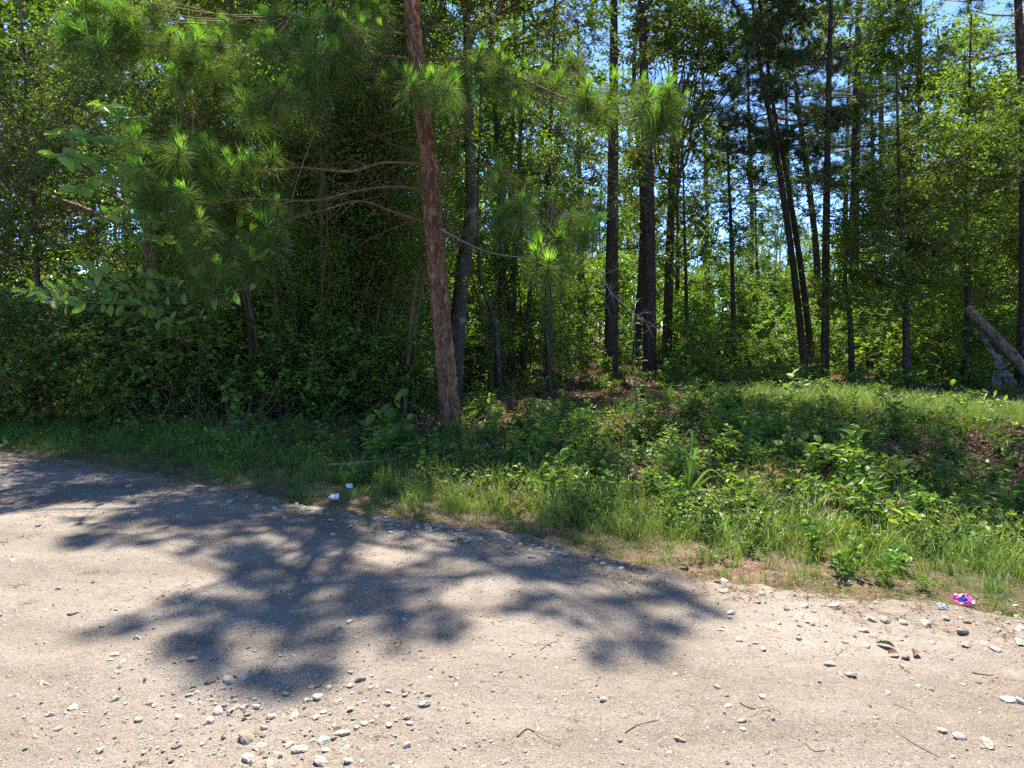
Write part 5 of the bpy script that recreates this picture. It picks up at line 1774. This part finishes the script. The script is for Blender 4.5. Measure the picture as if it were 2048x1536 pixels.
for k, poly in enumerate([[(1985, 705), (2004, 712), (2012, 735), (1994, 738)], [(1998, 738), (2018, 742), (2038, 772), (2012, 770)], [(1990, 742), (1999, 742), (2003, 778), (1986, 778)], [(1958, 664), (1964, 664), (1992, 708), (1984, 708)]]):
    c = np.array([at(px, py, LY - 0.12 + 0.05 * k) for px, py in poly]) - f
    n = 7
    u, v = np.meshgrid(np.linspace(0, 1, n), np.linspace(0, 1, n))
    Vv = (c[0][None, None] * ((1 - u) * (1 - v))[..., None] + c[1][None, None] * (u * (1 - v))[..., None] + c[2][None, None] * (u * v)[..., None] + c[3][None, None] * ((1 - u) * v)[..., None])
    Vv = Vv + rng.normal(size=Vv.shape) * [0.008, 0.05, 0.008]
    i, j = np.meshgrid(np.arange(n - 1), np.arange(n - 1), indexing='ij')
    Fq = np.stack([i * n + j, i * n + j + 1, (i + 1) * n + j + 1, (i + 1) * n + j], -1).reshape(-1, 4)
    g = Geo()
    g.add(Vv.reshape(-1, 3), Fq)
    o = link('fold', g.mesh('sheet_fold', M['sheet']), sh)
    o.modifiers.new('thickness', 'SOLIDIFY').thickness = 0.006

# ------------------------------------------------------------------ house glimpsed through the left trees
HY = 33.0
hx = at(150, 600, HY)[0]
hz = float(ground_h(hx, HY))
M['siding'] = plain_mat('white_siding', (0.72, 0.72, 0.70), 0.7, 0.2, 0.08)
M['shingle'] = plain_mat('pinkish_grey_shingle', (0.42, 0.35, 0.34), 0.9, 0.1, 0.2, 14, 0.5, 40)
M['pane'] = plain_mat('dark_window_pane', (0.03, 0.035, 0.04), 0.1, 0.6, 0.1)
M['trim'] = plain_mat('white_trim', (0.78, 0.78, 0.76), 0.6, 0.2, 0.05)
house = empty('house', (hx, HY, hz))
tag(house, 'low white house with a pinkish-grey roof glimpsed behind the left trees', 'house')


def box(g, a, b, mat=0):
    x0, y0, z0 = a
    x1, y1, z1 = b
    V = [(x0, y0, z0), (x1, y0, z0), (x1, y1, z0), (x0, y1, z0), (x0, y0, z1), (x1, y0, z1), (x1, y1, z1), (x0, y1, z1)]
    g.add(V, [(0, 3, 2, 1), (4, 5, 6, 7), (0, 1, 5, 4), (1, 2, 6, 5), (2, 3, 7, 6), (3, 0, 4, 7)], mat)


g = Geo()
box(g, (-5.5, -3, -0.3), (5.5, 3, 2.5))
g.add([(-5.5, -3, 2.5), (-5.5, 3, 2.5), (-5.5, 0, 3.9), (5.5, -3, 2.5), (5.5, 3, 2.5), (5.5, 0, 3.9)], [(0, 2, 1), (3, 4, 5)])
link('wall', g.mesh('house_wall', M['siding']), house)
for s in (-1, 1):
    g = Geo()
    V = [(-6, 0, 4.05), (6, 0, 4.05), (6, s * 3.6, 2.38), (-6, s * 3.6, 2.38)]
    V2 = [(x, y, z - 0.12) for x, y, z in V]
    g.add(V + V2, [(0, 1, 2, 3), (7, 6, 5, 4), (0, 4, 5, 1), (1, 5, 6, 2), (2, 6, 7, 3), (3, 7, 4, 0)])
    link('roof', g.mesh('house_roof', M['shingle']), house)
for wx in (-3.6, 0.4, 3.4):
    g = Geo()
    box(g, (wx - 0.6, -3.06, 0.9), (wx + 0.6, -3.003, 2.1))
    w_ = link('window', g.mesh('house_window', M['trim']), house)
    g = Geo()
    for q in (-1, 1):
        box(g, (wx + q * 0.27 - 0.23, -3.075, 1.0), (wx + q * 0.27 + 0.23, -3.063, 2.0))
    link('pane', g.mesh('house_pane', M['pane']), w_)
g = Geo()
box(g, (-1.9, -3.05, -0.1), (-1.0, -3.003, 2.0))
link('door', g.mesh('house_door', M['trim']), house)

# ------------------------------------------------------------------ litter by the road
def crumple(name, label, cat, px, size, mats, center=None, n=9, up=0.35):
    p = flat(*px)
    for _ in range(5):
        p = flat(*px, z=float(surf_z(p[0], p[1])) + size * 0.3)
    p[2] = float(surf_z(p[0], p[1]))
    u, v = np.meshgrid(np.linspace(-1, 1, n), np.linspace(-1, 1, n))
    rr = np.sqrt(u ** 2 + v ** 2)
    Vv = np.stack([u * (1 - 0.18 * np.abs(v)), v * 0.5, 0.42 + v * 0.45 - 0.15 * rr], -1) * size * 0.5 + rng.normal(size=(n, n, 3)) * size * 0.055
    Vv[..., 2] += size * 0.16 + max(0.0, -(Vv[..., 2] + size * 0.16).min())
    i, j = np.meshgrid(np.arange(n - 1), np.arange(n - 1), indexing='ij')
    Fq = np.stack([i * n + j, i * n + j + 1, (i + 1) * n + j + 1, (i + 1) * n + j], -1)
    keep = (rr[:-1, :-1] < 1.2)
    root = empty(name, p)
    tag(root, label, cat)
    if center is None:
        g = Geo()
        g.add(Vv.reshape(-1, 3), Fq[keep])
        o = link('film', g.mesh(name, mats[0]), root)
        o.modifiers.new('thickness', 'SOLIDIFY').thickness = 0.001
    else:
        m_ = (np.hypot(u[:-1, :-1] + 0.1, v[:-1, :-1] + 0.1) < center)
        for nm, sel, mm in (('film', keep & ~m_, mats[0]), ('label_patch', keep & m_, mats[1])):
            g = Geo()
            g.add(Vv.reshape(-1, 3), Fq[sel])
            o = link(nm, g.mesh(name + nm, mm), root)
            o.modifiers.new('thickness', 'SOLIDIFY').thickness = 0.001
    return root


M['pink'] = plain_mat('pink_foil', (0.80, 0.13, 0.36), 0.25, 0.6, 0.3, 40)
M['blue'] = plain_mat('blue_print', (0.03, 0.14, 0.60), 0.35, 0.5, 0.3, 60)
M['paper'] = plain_mat('white_paper', (0.78, 0.78, 0.78), 0.7, 0.2, 0.05)
M['clear'] = plain_mat('dull_clear_plastic', (0.50, 0.52, 0.50), 0.3, 0.5, 0.1)
crumple('candy_wrapper', 'crumpled pink foil wrapper with a blue patch at the grass edge', 'wrapper', (1926, 1200), 0.11, [M['pink'], M['blue']], 0.45)
crumple('plastic_scrap', 'dull clear plastic scrap left of the pink wrapper', 'litter', (1884, 1212), 0.06, [M['clear']])
crumple('paper_scrap', 'white crumpled paper scrap in the verge grass under the pine', 'litter', (698, 972), 0.075, [M['paper']])
crumple('paper_scrap', 'torn white paper scrap on the road edge in shade', 'litter', (669, 993), 0.085, [M['paper']])
crumple('paper_scrap', 'tiny white scrap among lit weeds beside the wrapper', 'litter', (1789, 1100), 0.03, [M['paper']])
crumple('paper_scrap', 'small white scrap on the dark bare soil', 'litter', (2036, 1132), 0.05, [M['paper']])
# grey-green cup lying on the shaded soil
p = gpt(2013, 1082)
cup = empty('paper_cup', p)
tag(cup, 'pale crushed cup lying on the shaded soil at the right', 'cup')
g = Geo()
d = norm(np.array([1.0, -0.35, 0.0]))
tube(g, [np.array([0, 0, 0.035]) + d * t for t in (-0.055, 0, 0.055)], [0.026, 0.030, 0.036], 16, cap=False)
o = link('cup_wall', g.mesh('cup_wall', plain_mat('pale_green_grey_cup', (0.45, 0.50, 0.42), 0.5)), cup)
o.modifiers.new('thickness', 'SOLIDIFY').thickness = 0.002
g = Geo()
tube(g, [np.array([0, 0, 0.035]) + d * t for t in (-0.056, -0.050)], [0.0255, 0.0255], 16)
link('cup_base', g.mesh('cup_base', M['paper']), cup)

# fallen leaves that stand out on the road
M['leaf_fallen'] = plain_mat('curled_fallen_leaf', (0.16, 0.17, 0.07), 0.6, 0.2, 0.4, 20)
for lab, px, L, mt, rz, bend in [('curled green-grey fallen leaf standing on the road', (1790, 1300), 0.085, 'leaf_fallen', 2.4, 0.9), ('small dark curled leaf on the road edge by the grass', (1378, 1138), 0.07, 'leaf_fallen', 2.6, 0.7),
                                 ('orange-brown dead leaf among stones at the right', (1828, 1316), 0.07, 'litter', 0.9, 0.5), ('tan dead leaf beside pine straw at the bottom', (1775, 1312), 0.06, 'litter', 0.1, 0.4)]:
    p = flat(*px)
    for _ in range(4):
        p = flat(*px, z=float(surf_z(p[0], p[1])))
    me = leaf_shape('fallen_leaf', 0.5, fold=bend, curl=0.5, mat='litter')
    me.materials[0] = M[mt]
    o = link('fallen_leaf', me, None, p + [0, 0, 0.012])
    o.scale = (L, L, L)
    o.rotation_euler = (0.3, -0.25, rz)
    tag(o, lab, 'leaf')

# ------------------------------------------------------------------ stones
def stone_mesh(k):
    import bmesh
    bm = bmesh.new()
    bmesh.ops.create_icosphere(bm, subdivisions=2, radius=1.0)
    V = np.array([v.co for v in bm.verts])
    for _ in range(18):
        nrm = unit(1)[0]
        dd = rng.uniform(0.48, 0.8)
        pr = V @ nrm
        over = pr > dd
        V[over] -= nrm[None] * (pr[over] - dd)[:, None]
    V += rng.normal(size=V.shape) * 0.018
    V *= np.array([1.0, rng.uniform(0.65, 0.9), rng.uniform(0.42, 0.6)])
    for v, c in zip(bm.verts, V):
        v.co = c
    me = bpy.data.meshes.new('stone')
    bm.to_mesh(me)
    bm.free()
    return me


def stone_mat():
    m, nt, out = new_mat('limestone')
    tc = nd(nt, 'ShaderNodeTexCoord')
    oi = nd(nt, 'ShaderNodeObjectInfo')
    no = nd(nt, 'ShaderNodeTexNoise')
    no.inputs['Scale'].default_value = 2.2
    no.inputs['Detail'].default_value = 9
    no.inputs['Roughness'].default_value = 0.7
    nt.links.new(tc.outputs['Object'], no.inputs[0])
    c = ramp(nt, [(0.3, (0.29, 0.25, 0.205)), (0.5, (0.42, 0.38, 0.325)), (0.7, (0.52, 0.48, 0.42))], no.outputs[0]).outputs[0]
    c2 = ramp(nt, [(0.0, (0.50, 0.43, 0.36)), (0.25, (0.80, 0.75, 0.68)), (0.6, (1.0, 0.97, 0.92)), (1.0, (1.05, 1.03, 1.0))], oi.outputs['Random']).outputs[0]
    col = mix_col(nt, c, c2, 1.0, 'MULTIPLY')
    b = nd(nt, 'ShaderNodeBsdfPrincipled')
    b.inputs['Roughness'].default_value = 0.9
    b.inputs['Specular IOR Level'].default_value = 0.15
    nt.links.new(col, b.inputs['Base Color'])
    bp = nd(nt, 'ShaderNodeBump')
    bp.inputs['Strength'].default_value = 0.5
    bp.inputs['Distance'].default_value = 0.1
    nt.links.new(no.outputs[0], bp.inputs['Height'])
    nt.links.new(bp.outputs[0], b.inputs['Normal'])
    nt.links.new(b.outputs[0], out.inputs[0])
    return m


SM = stone_mat()
STONES = []
for k in range(12):
    me = stone_mesh(k)
    me.materials.append(SM)
    STONES.append(me)
stone_list = []
FIX = [(492, 1475, 42, 0), (600, 1500, 32, 0), (648, 1482, 28, 0), (690, 1500, 24, 0), (520, 1492, 26, 0), (850, 1410, 27, 0), (882, 1420, 20, 0), (856, 1392, 16, 0), (542, 1435, 24, 0), (436, 1421, 22, 0), (498, 1520, 30, 0),
       (540, 1528, 26, 0), (640, 1525, 34, 0), (680, 1468, 20, 0), (578, 1490, 22, 0), (456, 1363, 26, 0), (486, 1356, 22, 0), (418, 1366, 24, 0), (700, 1372, 20, 0), (720, 1360, 22, 0), (700, 1345, 16, 0), (812, 1382, 18, 0), (672, 1405, 16, 0),
       (700, 1420, 18, 0), (385, 1318, 22, 0), (700, 1245, 16, 0), (810, 1240, 14, 0), (1207, 1401, 22, 3), (1025, 1310, 14, 3), (1975, 1493, 34, 2), (1920, 1478, 24, 2), (1884, 1463, 20, 2), (1662, 1332, 24, 2), (1680, 1348, 16, 2), (1703, 1352, 24, 2),
       (1806, 1336, 15, 2), (1813, 1343, 16, 2), (1835, 1372, 11, 2), (1922, 1266, 26, 2), (1668, 1213, 22, 2), (1610, 1214, 20, 2), (1745, 1240, 18, 2), (1768, 1243, 24, 2), (1806, 1246, 22, 2), (1850, 1250, 24, 2), (1890, 1238, 22, 2), (1726, 1263, 24, 2),
       (1746, 1274, 20, 2), (1734, 1292, 20, 2), (1812, 1315, 22, 2), (2040, 1258, 26, 2), (2040, 1288, 26, 2), (1935, 1292, 20, 2), (2020, 1400, 26, 2), (2045, 1405, 22, 2), (1520, 1188, 18, 2), (1515, 1204, 20, 2), (1435, 1165, 16, 2), (1447, 1163, 18, 2), (1330, 1162, 16, 1),
       (1450, 1184, 18, 2), (1442, 1184, 16, 2), (1600, 1232, 24, 2), (1575, 1220, 14, 2), (1533, 1500, 24, 3), (1450, 1395, 18, 3), (1455, 1413, 18, 3), (1525, 1395, 20, 3), (1485, 1442, 18, 3), (1360, 1480, 24, 3), (920, 1075, 20, 1), (1040, 1090, 22, 1), (78, 1050, 14, 4),
       (256, 975, 16, 4), (400, 1010, 18, 4), (300, 1410, 16, 4), (100, 1430, 20, 4), (25, 1120, 12, 4)]
stone_list += FIX
for _ in range(104):
    px = rng.triangular(380, 880, 1370)
    ey = np.interp(px, [p[0] for p in EDGE_PX], [p[1] for p in EDGE_PX])
    stone_list.append((px, ey + abs(rng.normal(0, 16)) + 4, rng.uniform(9, 22) * (0.6 + 0.4 * px / 1000), 1))
for _ in range(36):
    stone_list.append((rng.uniform(1400, 2048), rng.uniform(1190, 1300), rng.uniform(9, 20), 2))
for _ in range(50):
    stone_list.append((rng.normal(600, 130), rng.uniform(1370, 1530), rng.uniform(10, 24), 0))
for _ in range(24):
    stone_list.append((rng.uniform(0, 400), rng.uniform(1130, 1530), rng.uniform(9, 20), 4))
for _ in range(14):
    stone_list.append((rng.uniform(950, 2040), rng.uniform(1320, 1530), rng.uniform(9, 20), 3))
LABS = [('pale rock in the loose stone bed below the shadow tips', 'stones below the shadow tips'), ('pale rock in the row along the shaded grassy road edge', 'stones along the shaded road edge'),
        ('white rock lying in the sun on the road near the wrapper', 'sunlit stones near the wrapper'), ('single rock on the smooth sunlit middle of the road', 'stones on the smooth sunlit road'), ('small rock on the left part of the road', 'stones on the left of the road')]
stone_list = stone_list[:300]
for px, py, s, gi in stone_list:
    p = flat(px, py)
    if py < np.interp(px, [q[0] for q in EDGE_PX], [q[1] for q in EDGE_PX]) - 30:
        continue
    p = flat(px, py, float(surf_z(p[0], p[1])))
    dist = math.sqrt(p[0] ** 2 + p[1] ** 2 + 2.5)
    r = min(0.56 * s / F_PX * dist, 0.068)
    o = link('stone', STONES[int(rng.integers(12))], None, (p[0], p[1], float(surf_z(p[0], p[1])) + r * rng.uniform(0.0, 0.2)))
    o.scale = (r * rng.uniform(0.9, 1.15), r * rng.uniform(0.85, 1.1), r * rng.uniform(0.8, 1.1))
    o.rotation_euler = (rng.normal(0, 0.2), rng.normal(0, 0.2), rng.random() * 6.283)
    tag(o, LABS[gi][0], 'stone', LABS[gi][1])

# ------------------------------------------------------------------ gravel too small to pick apart
n = 36000
x = rng.uniform(-8, 6, n)
dd = np.concatenate([rng.normal(0.05, 0.35, n // 3), rng.uniform(0, 6, n - n // 3)])
y = edge_y(x) - dd
dens = vnoise(x, y, 0.5, 31) * 0.6 + vnoise(x, y, 1.6, 32) * 0.6
bed = np.exp(-(((x + 0.9) / 0.7) ** 2 + ((y - 2.65) / 0.5) ** 2))
k = (rng.random(n) < dens * 0.8 + bed) & (y > 0.8)
extra = 1500
x2, y2 = rng.normal(-0.95, 0.55, extra), rng.normal(2.65, 0.4, extra)
x, y = np.concatenate([x[k], x2]), np.concatenate([y[k], y2])
k = edge_y(x) - y > -0.45
x, y = x[k], y[k]
r = 0.003 + 0.0125 * rng.random(len(x)) ** 3.6
scatter('gravel', STONES[:6], np.column_stack([x, y, surf_z(x, y) + r * 0.15]), np.column_stack([rng.normal(0, 0.4, len(x)), rng.normal(0, 0.4, len(x)), rng.random(len(x)) * 6.283]), r, rng.integers(0, 6, len(x)),
        'fine pale gravel strewn over the road', 'gravel')

# pine straw and plant crumbs on the road
ST = []
for k in range(4):
    g = Geo()
    n = 26
    a = rng.random(n) * 6.283
    needles(g, np.column_stack([rng.normal(0, 0.03, n), rng.normal(0, 0.03, n), rng.uniform(0.002, 0.012, n)]), np.column_stack([np.cos(a), np.sin(a), rng.normal(0, 0.06, n)]), rng.uniform(0.03, 0.13, n), 0.003, 0)
    leaves(g, rng.normal(size=(5, 3)) * [0.05, 0.05, 0] + [0, 0, 0.006], unit(5) * [1, 1, 0.2], np.repeat(np.array([[0, 0, 1.0]]), 5, 0) + rng.normal(size=(5, 3)) * 0.3, 0.025, 0.014, 1)
    ST.append(g.mesh('straw', [M['dry'], M['litter']]))
n = 2600
x = rng.uniform(-8, 6, n)
d = np.concatenate([rng.normal(-0.1, 0.25, n // 2), rng.uniform(0, 4, n - n // 2)])
y = edge_y(x) - d
k = (rng.random(n) < np.where(d < 0.45, 0.8, 0.14))
x, y = x[k], y[k]
scatter('pine_straw', ST, np.column_stack([x, y, surf_z(x, y) + 0.002]), np.column_stack([np.zeros((len(x), 2)), rng.random(len(x)) * 6.283]), rng.uniform(0.4, 1.1, len(x)), rng.integers(0, 4, len(x)),
        'dry pine straw and plant crumbs on the road', 'pine straw')

# ------------------------------------------------------------------ ground cover
GR = []
for k in range(6):
    g = Geo()
    blades(g, 30, 0.20 + 0.05 * k, 0.9, 0.007, 0, 0.7, 0.05)
    GR.append(g.mesh('grass_tuft', [M['grass']]))
for k in range(2):
    g = Geo()
    blades(g, 22, 0.20, 1.2, 0.004, 0, 1.0, 0.07)
    GR.append(g.mesh('dry_tuft', [M['dry']]))


def sample(n, x0, x1, y0, y1):
    return rng.uniform(x0, x1, n), rng.uniform(y0, y1, n)


x, y = sample(64000, -11, 9, 3, 20)
d = y - edge_y(x)
pat = vnoise(x, y, 0.6, 41) * 0.6 + vnoise(x, y, 1.8, 42) * 0.6
right = np.clip((x + 0.5) / 2.5, 0, 1)
w = np.where(d < 0, 0.30 * np.exp(d / 0.10), np.exp(-np.maximum(0, d - 1.2) / 0.9)) * np.clip(d / 0.2 + 0.8, 0.2, 1) * (0.25 + 0.9 * pat)
w = np.maximum(w, np.where((d > -0.05) & (d < 0.55), 0.8, 0))
w = np.maximum(w, 0.95 * np.exp(-((x - 6.2) / 3.6) ** 2 - ((y - 11.4) / 2.0) ** 2))
w = w * np.where((x > 4.6) & (d > 1.6) & (y < 9.3), 0.25, 1)
k = (rng.random(len(x)) < w * 0.62) & (d > -0.25)
x, y, d = x[k], y[k], d[k]
ix = rng.integers(0, 6, len(x))
ix = np.where((d < 0.6) & (rng.random(len(x)) < 0.34), rng.integers(6, 8, len(x)), ix)
sc_ = rng.uniform(0.45, 1.05, len(x)) * np.clip(0.38 + d * 0.5, 0.32, 1.0)
scatter('grass', GR, np.column_stack([x, y, ground_h(x, y) - 0.01]), np.column_stack([rng.normal(0, 0.12, (len(x), 2)), rng.random(len(x)) * 6.283]), sc_, ix, 'short grass growing along the road verge', 'grass')
n_grass = len(x)

WD = [weed_mesh('weed', h, ns, nl, L, W, [M[m], M['stem']], sp) for h, ns, nl, L, W, m, sp in
      [(0.14, 6, 9, 0.055, 0.036, 'weed', 0.16), (0.22, 6, 12, 0.06, 0.038, 'weed', 0.20), (0.34, 5, 14, 0.08, 0.035, 'weed', 0.18), (0.12, 8, 8, 0.040, 0.030, 'leaf_bright', 0.20),
       (0.42, 4, 16, 0.09, 0.045, 'weed', 0.16), (0.20, 7, 9, 0.075, 0.055, 'weed', 0.22), (0.55, 4, 20, 0.085, 0.04, 'leaf', 0.2), (0.30, 6, 12, 0.09, 0.06, 'weed', 0.26)]]
x, y = sample(60000, -11, 12, 3.5, 22)
d = y - edge_y(x)
pat = vnoise(x, y, 0.8, 51) * 0.7 + vnoise(x, y, 2.4, 52) * 0.6
mound = np.exp(-((x - 5.0) / 2.6) ** 2 - ((y - 11.6) / 2.2) ** 2)
mid = np.exp(-((x - 1.0) / 3.6) ** 2 - ((d - 3.0) / 2.6) ** 2)
w = 0.06 + 0.75 * mid + 0.55 * mound + 0.45 * np.exp(-((d - 1.4) / 1.0) ** 2)
w = w * np.clip((d - 0.1) / 0.6, 0, 1) * (0.25 + pat)
w = w * np.where((x > 5.0) & (d > 2.2) & (y < 9.2), 0.35, 1) * np.where(x < -1.5, 0.5, 1)
w = np.maximum(w, 0.95 * np.exp(-((x - 3.8) / 2.2) ** 2 - ((y - 9.2) / 1.3) ** 2))
w = w * (1 - 0.85 * np.exp(-((x - foot[0]) / 0.55) ** 2 - ((y - foot[1] + 0.6) / 0.7) ** 2))
k = rng.random(len(x)) < w * 0.40
x, y, d, mound = x[k], y[k], d[k], mound[k]
u = rng.random(len(x))
ix = np.select([u < 0.22, u < 0.42, u < 0.56, u < 0.72, u < 0.78, u < 0.90, u < 0.93], [0, 1, 2, 3, 4, 5, 6], 7)
sc_ = (0.35 + 0.95 * rng.random(len(x)) ** 1.6) * np.clip(0.45 + d * 0.35, 0.5, 1.15) * (1 - 0.35 * mound)
scatter('ground_weeds', WD, np.column_stack([x, y, ground_h(x, y)]), np.column_stack([rng.normal(0, 0.15, (len(x), 2)), rng.random(len(x)) * 6.283]), sc_, ix, 'low leafy weeds covering the verge and mound', 'weeds')
n_weed = len(x)

x, y = sample(15000, -26, 34, 16, 60)
pxs = CX + F_PX * x / y
pat = vnoise(x, y, 1.6, 61) * 0.7 + vnoise(x, y, 5, 62) * 0.6
w = np.where(pxs > 1330, 0.9, 0.25) * (pat - 0.1)
k = (rng.random(len(x)) < w) & (pxs > -100) & (pxs < 2200)
x, y = x[k], y[k]
scatter('woodland_undergrowth', [WD[k] for k in (1, 2, 4, 5, 6, 7)], np.column_stack([x, y, ground_h(x, y)]), np.column_stack([rng.normal(0, 0.1, (len(x), 2)), rng.random(len(x)) * 6.283]), rng.uniform(1.0, 2.3, len(x)), rng.integers(0, 6, len(x)),
        'green undergrowth between the trunks of the woods', 'undergrowth')
n_under = len(x)

LT = []
for k in range(5):
    g = Geo()
    n = 34
    P_ = np.column_stack([rng.normal(0, 0.16, n), rng.normal(0, 0.16, n), rng.uniform(0.002, 0.03, n)])
    leaves(g, P_, unit(n) * [1, 1, 0.15], norm(np.array([[0, 0, 1.0]]) + rng.normal(size=(n, 3)) * 0.35), rng.uniform(0.05, 0.10, n), rng.uniform(0.03, 0.05, n), 0, fold=0.3)
    a = rng.random(14) * 6.283
    needles(g, np.column_stack([rng.normal(0, 0.12, 14), rng.normal(0, 0.12, 14), np.full(14, 0.02)]), np.column_stack([np.cos(a), np.sin(a), np.zeros(14)]), 0.16, 0.004, 1)
    LT.append(g.mesh('litter_patch', [M['litter'], M['dry']]))
x, y = sample(26000, -12, 14, 4, 34)
d = y - edge_y(x)
w = np.clip((d - 0.9) / 1.5, 0, 1) * (0.25 + 0.5 * vnoise(x, y, 1.3, 71)) * np.where(y < 20, 1, 0.5)
k = rng.random(len(x)) < w
x, y = x[k], y[k]
scatter('leaf_litter', LT, np.column_stack([x, y, ground_h(x, y) + 0.004]), np.column_stack([rng.normal(0, 0.08, (len(x), 2)), rng.random(len(x)) * 6.283]), rng.uniform(0.8, 1.4, len(x)), rng.integers(0, 5, len(x)),
        'brown dead leaves and straw on the woodland floor', 'leaf litter')
print('COUNTS tufts', tuft_n, 'grass', n_grass, 'weeds', n_weed, 'under', n_under, 'litter', len(x), 'tris', sum(len(m.loops) - 2 * len(m.polygons) for m in bpy.data.meshes))
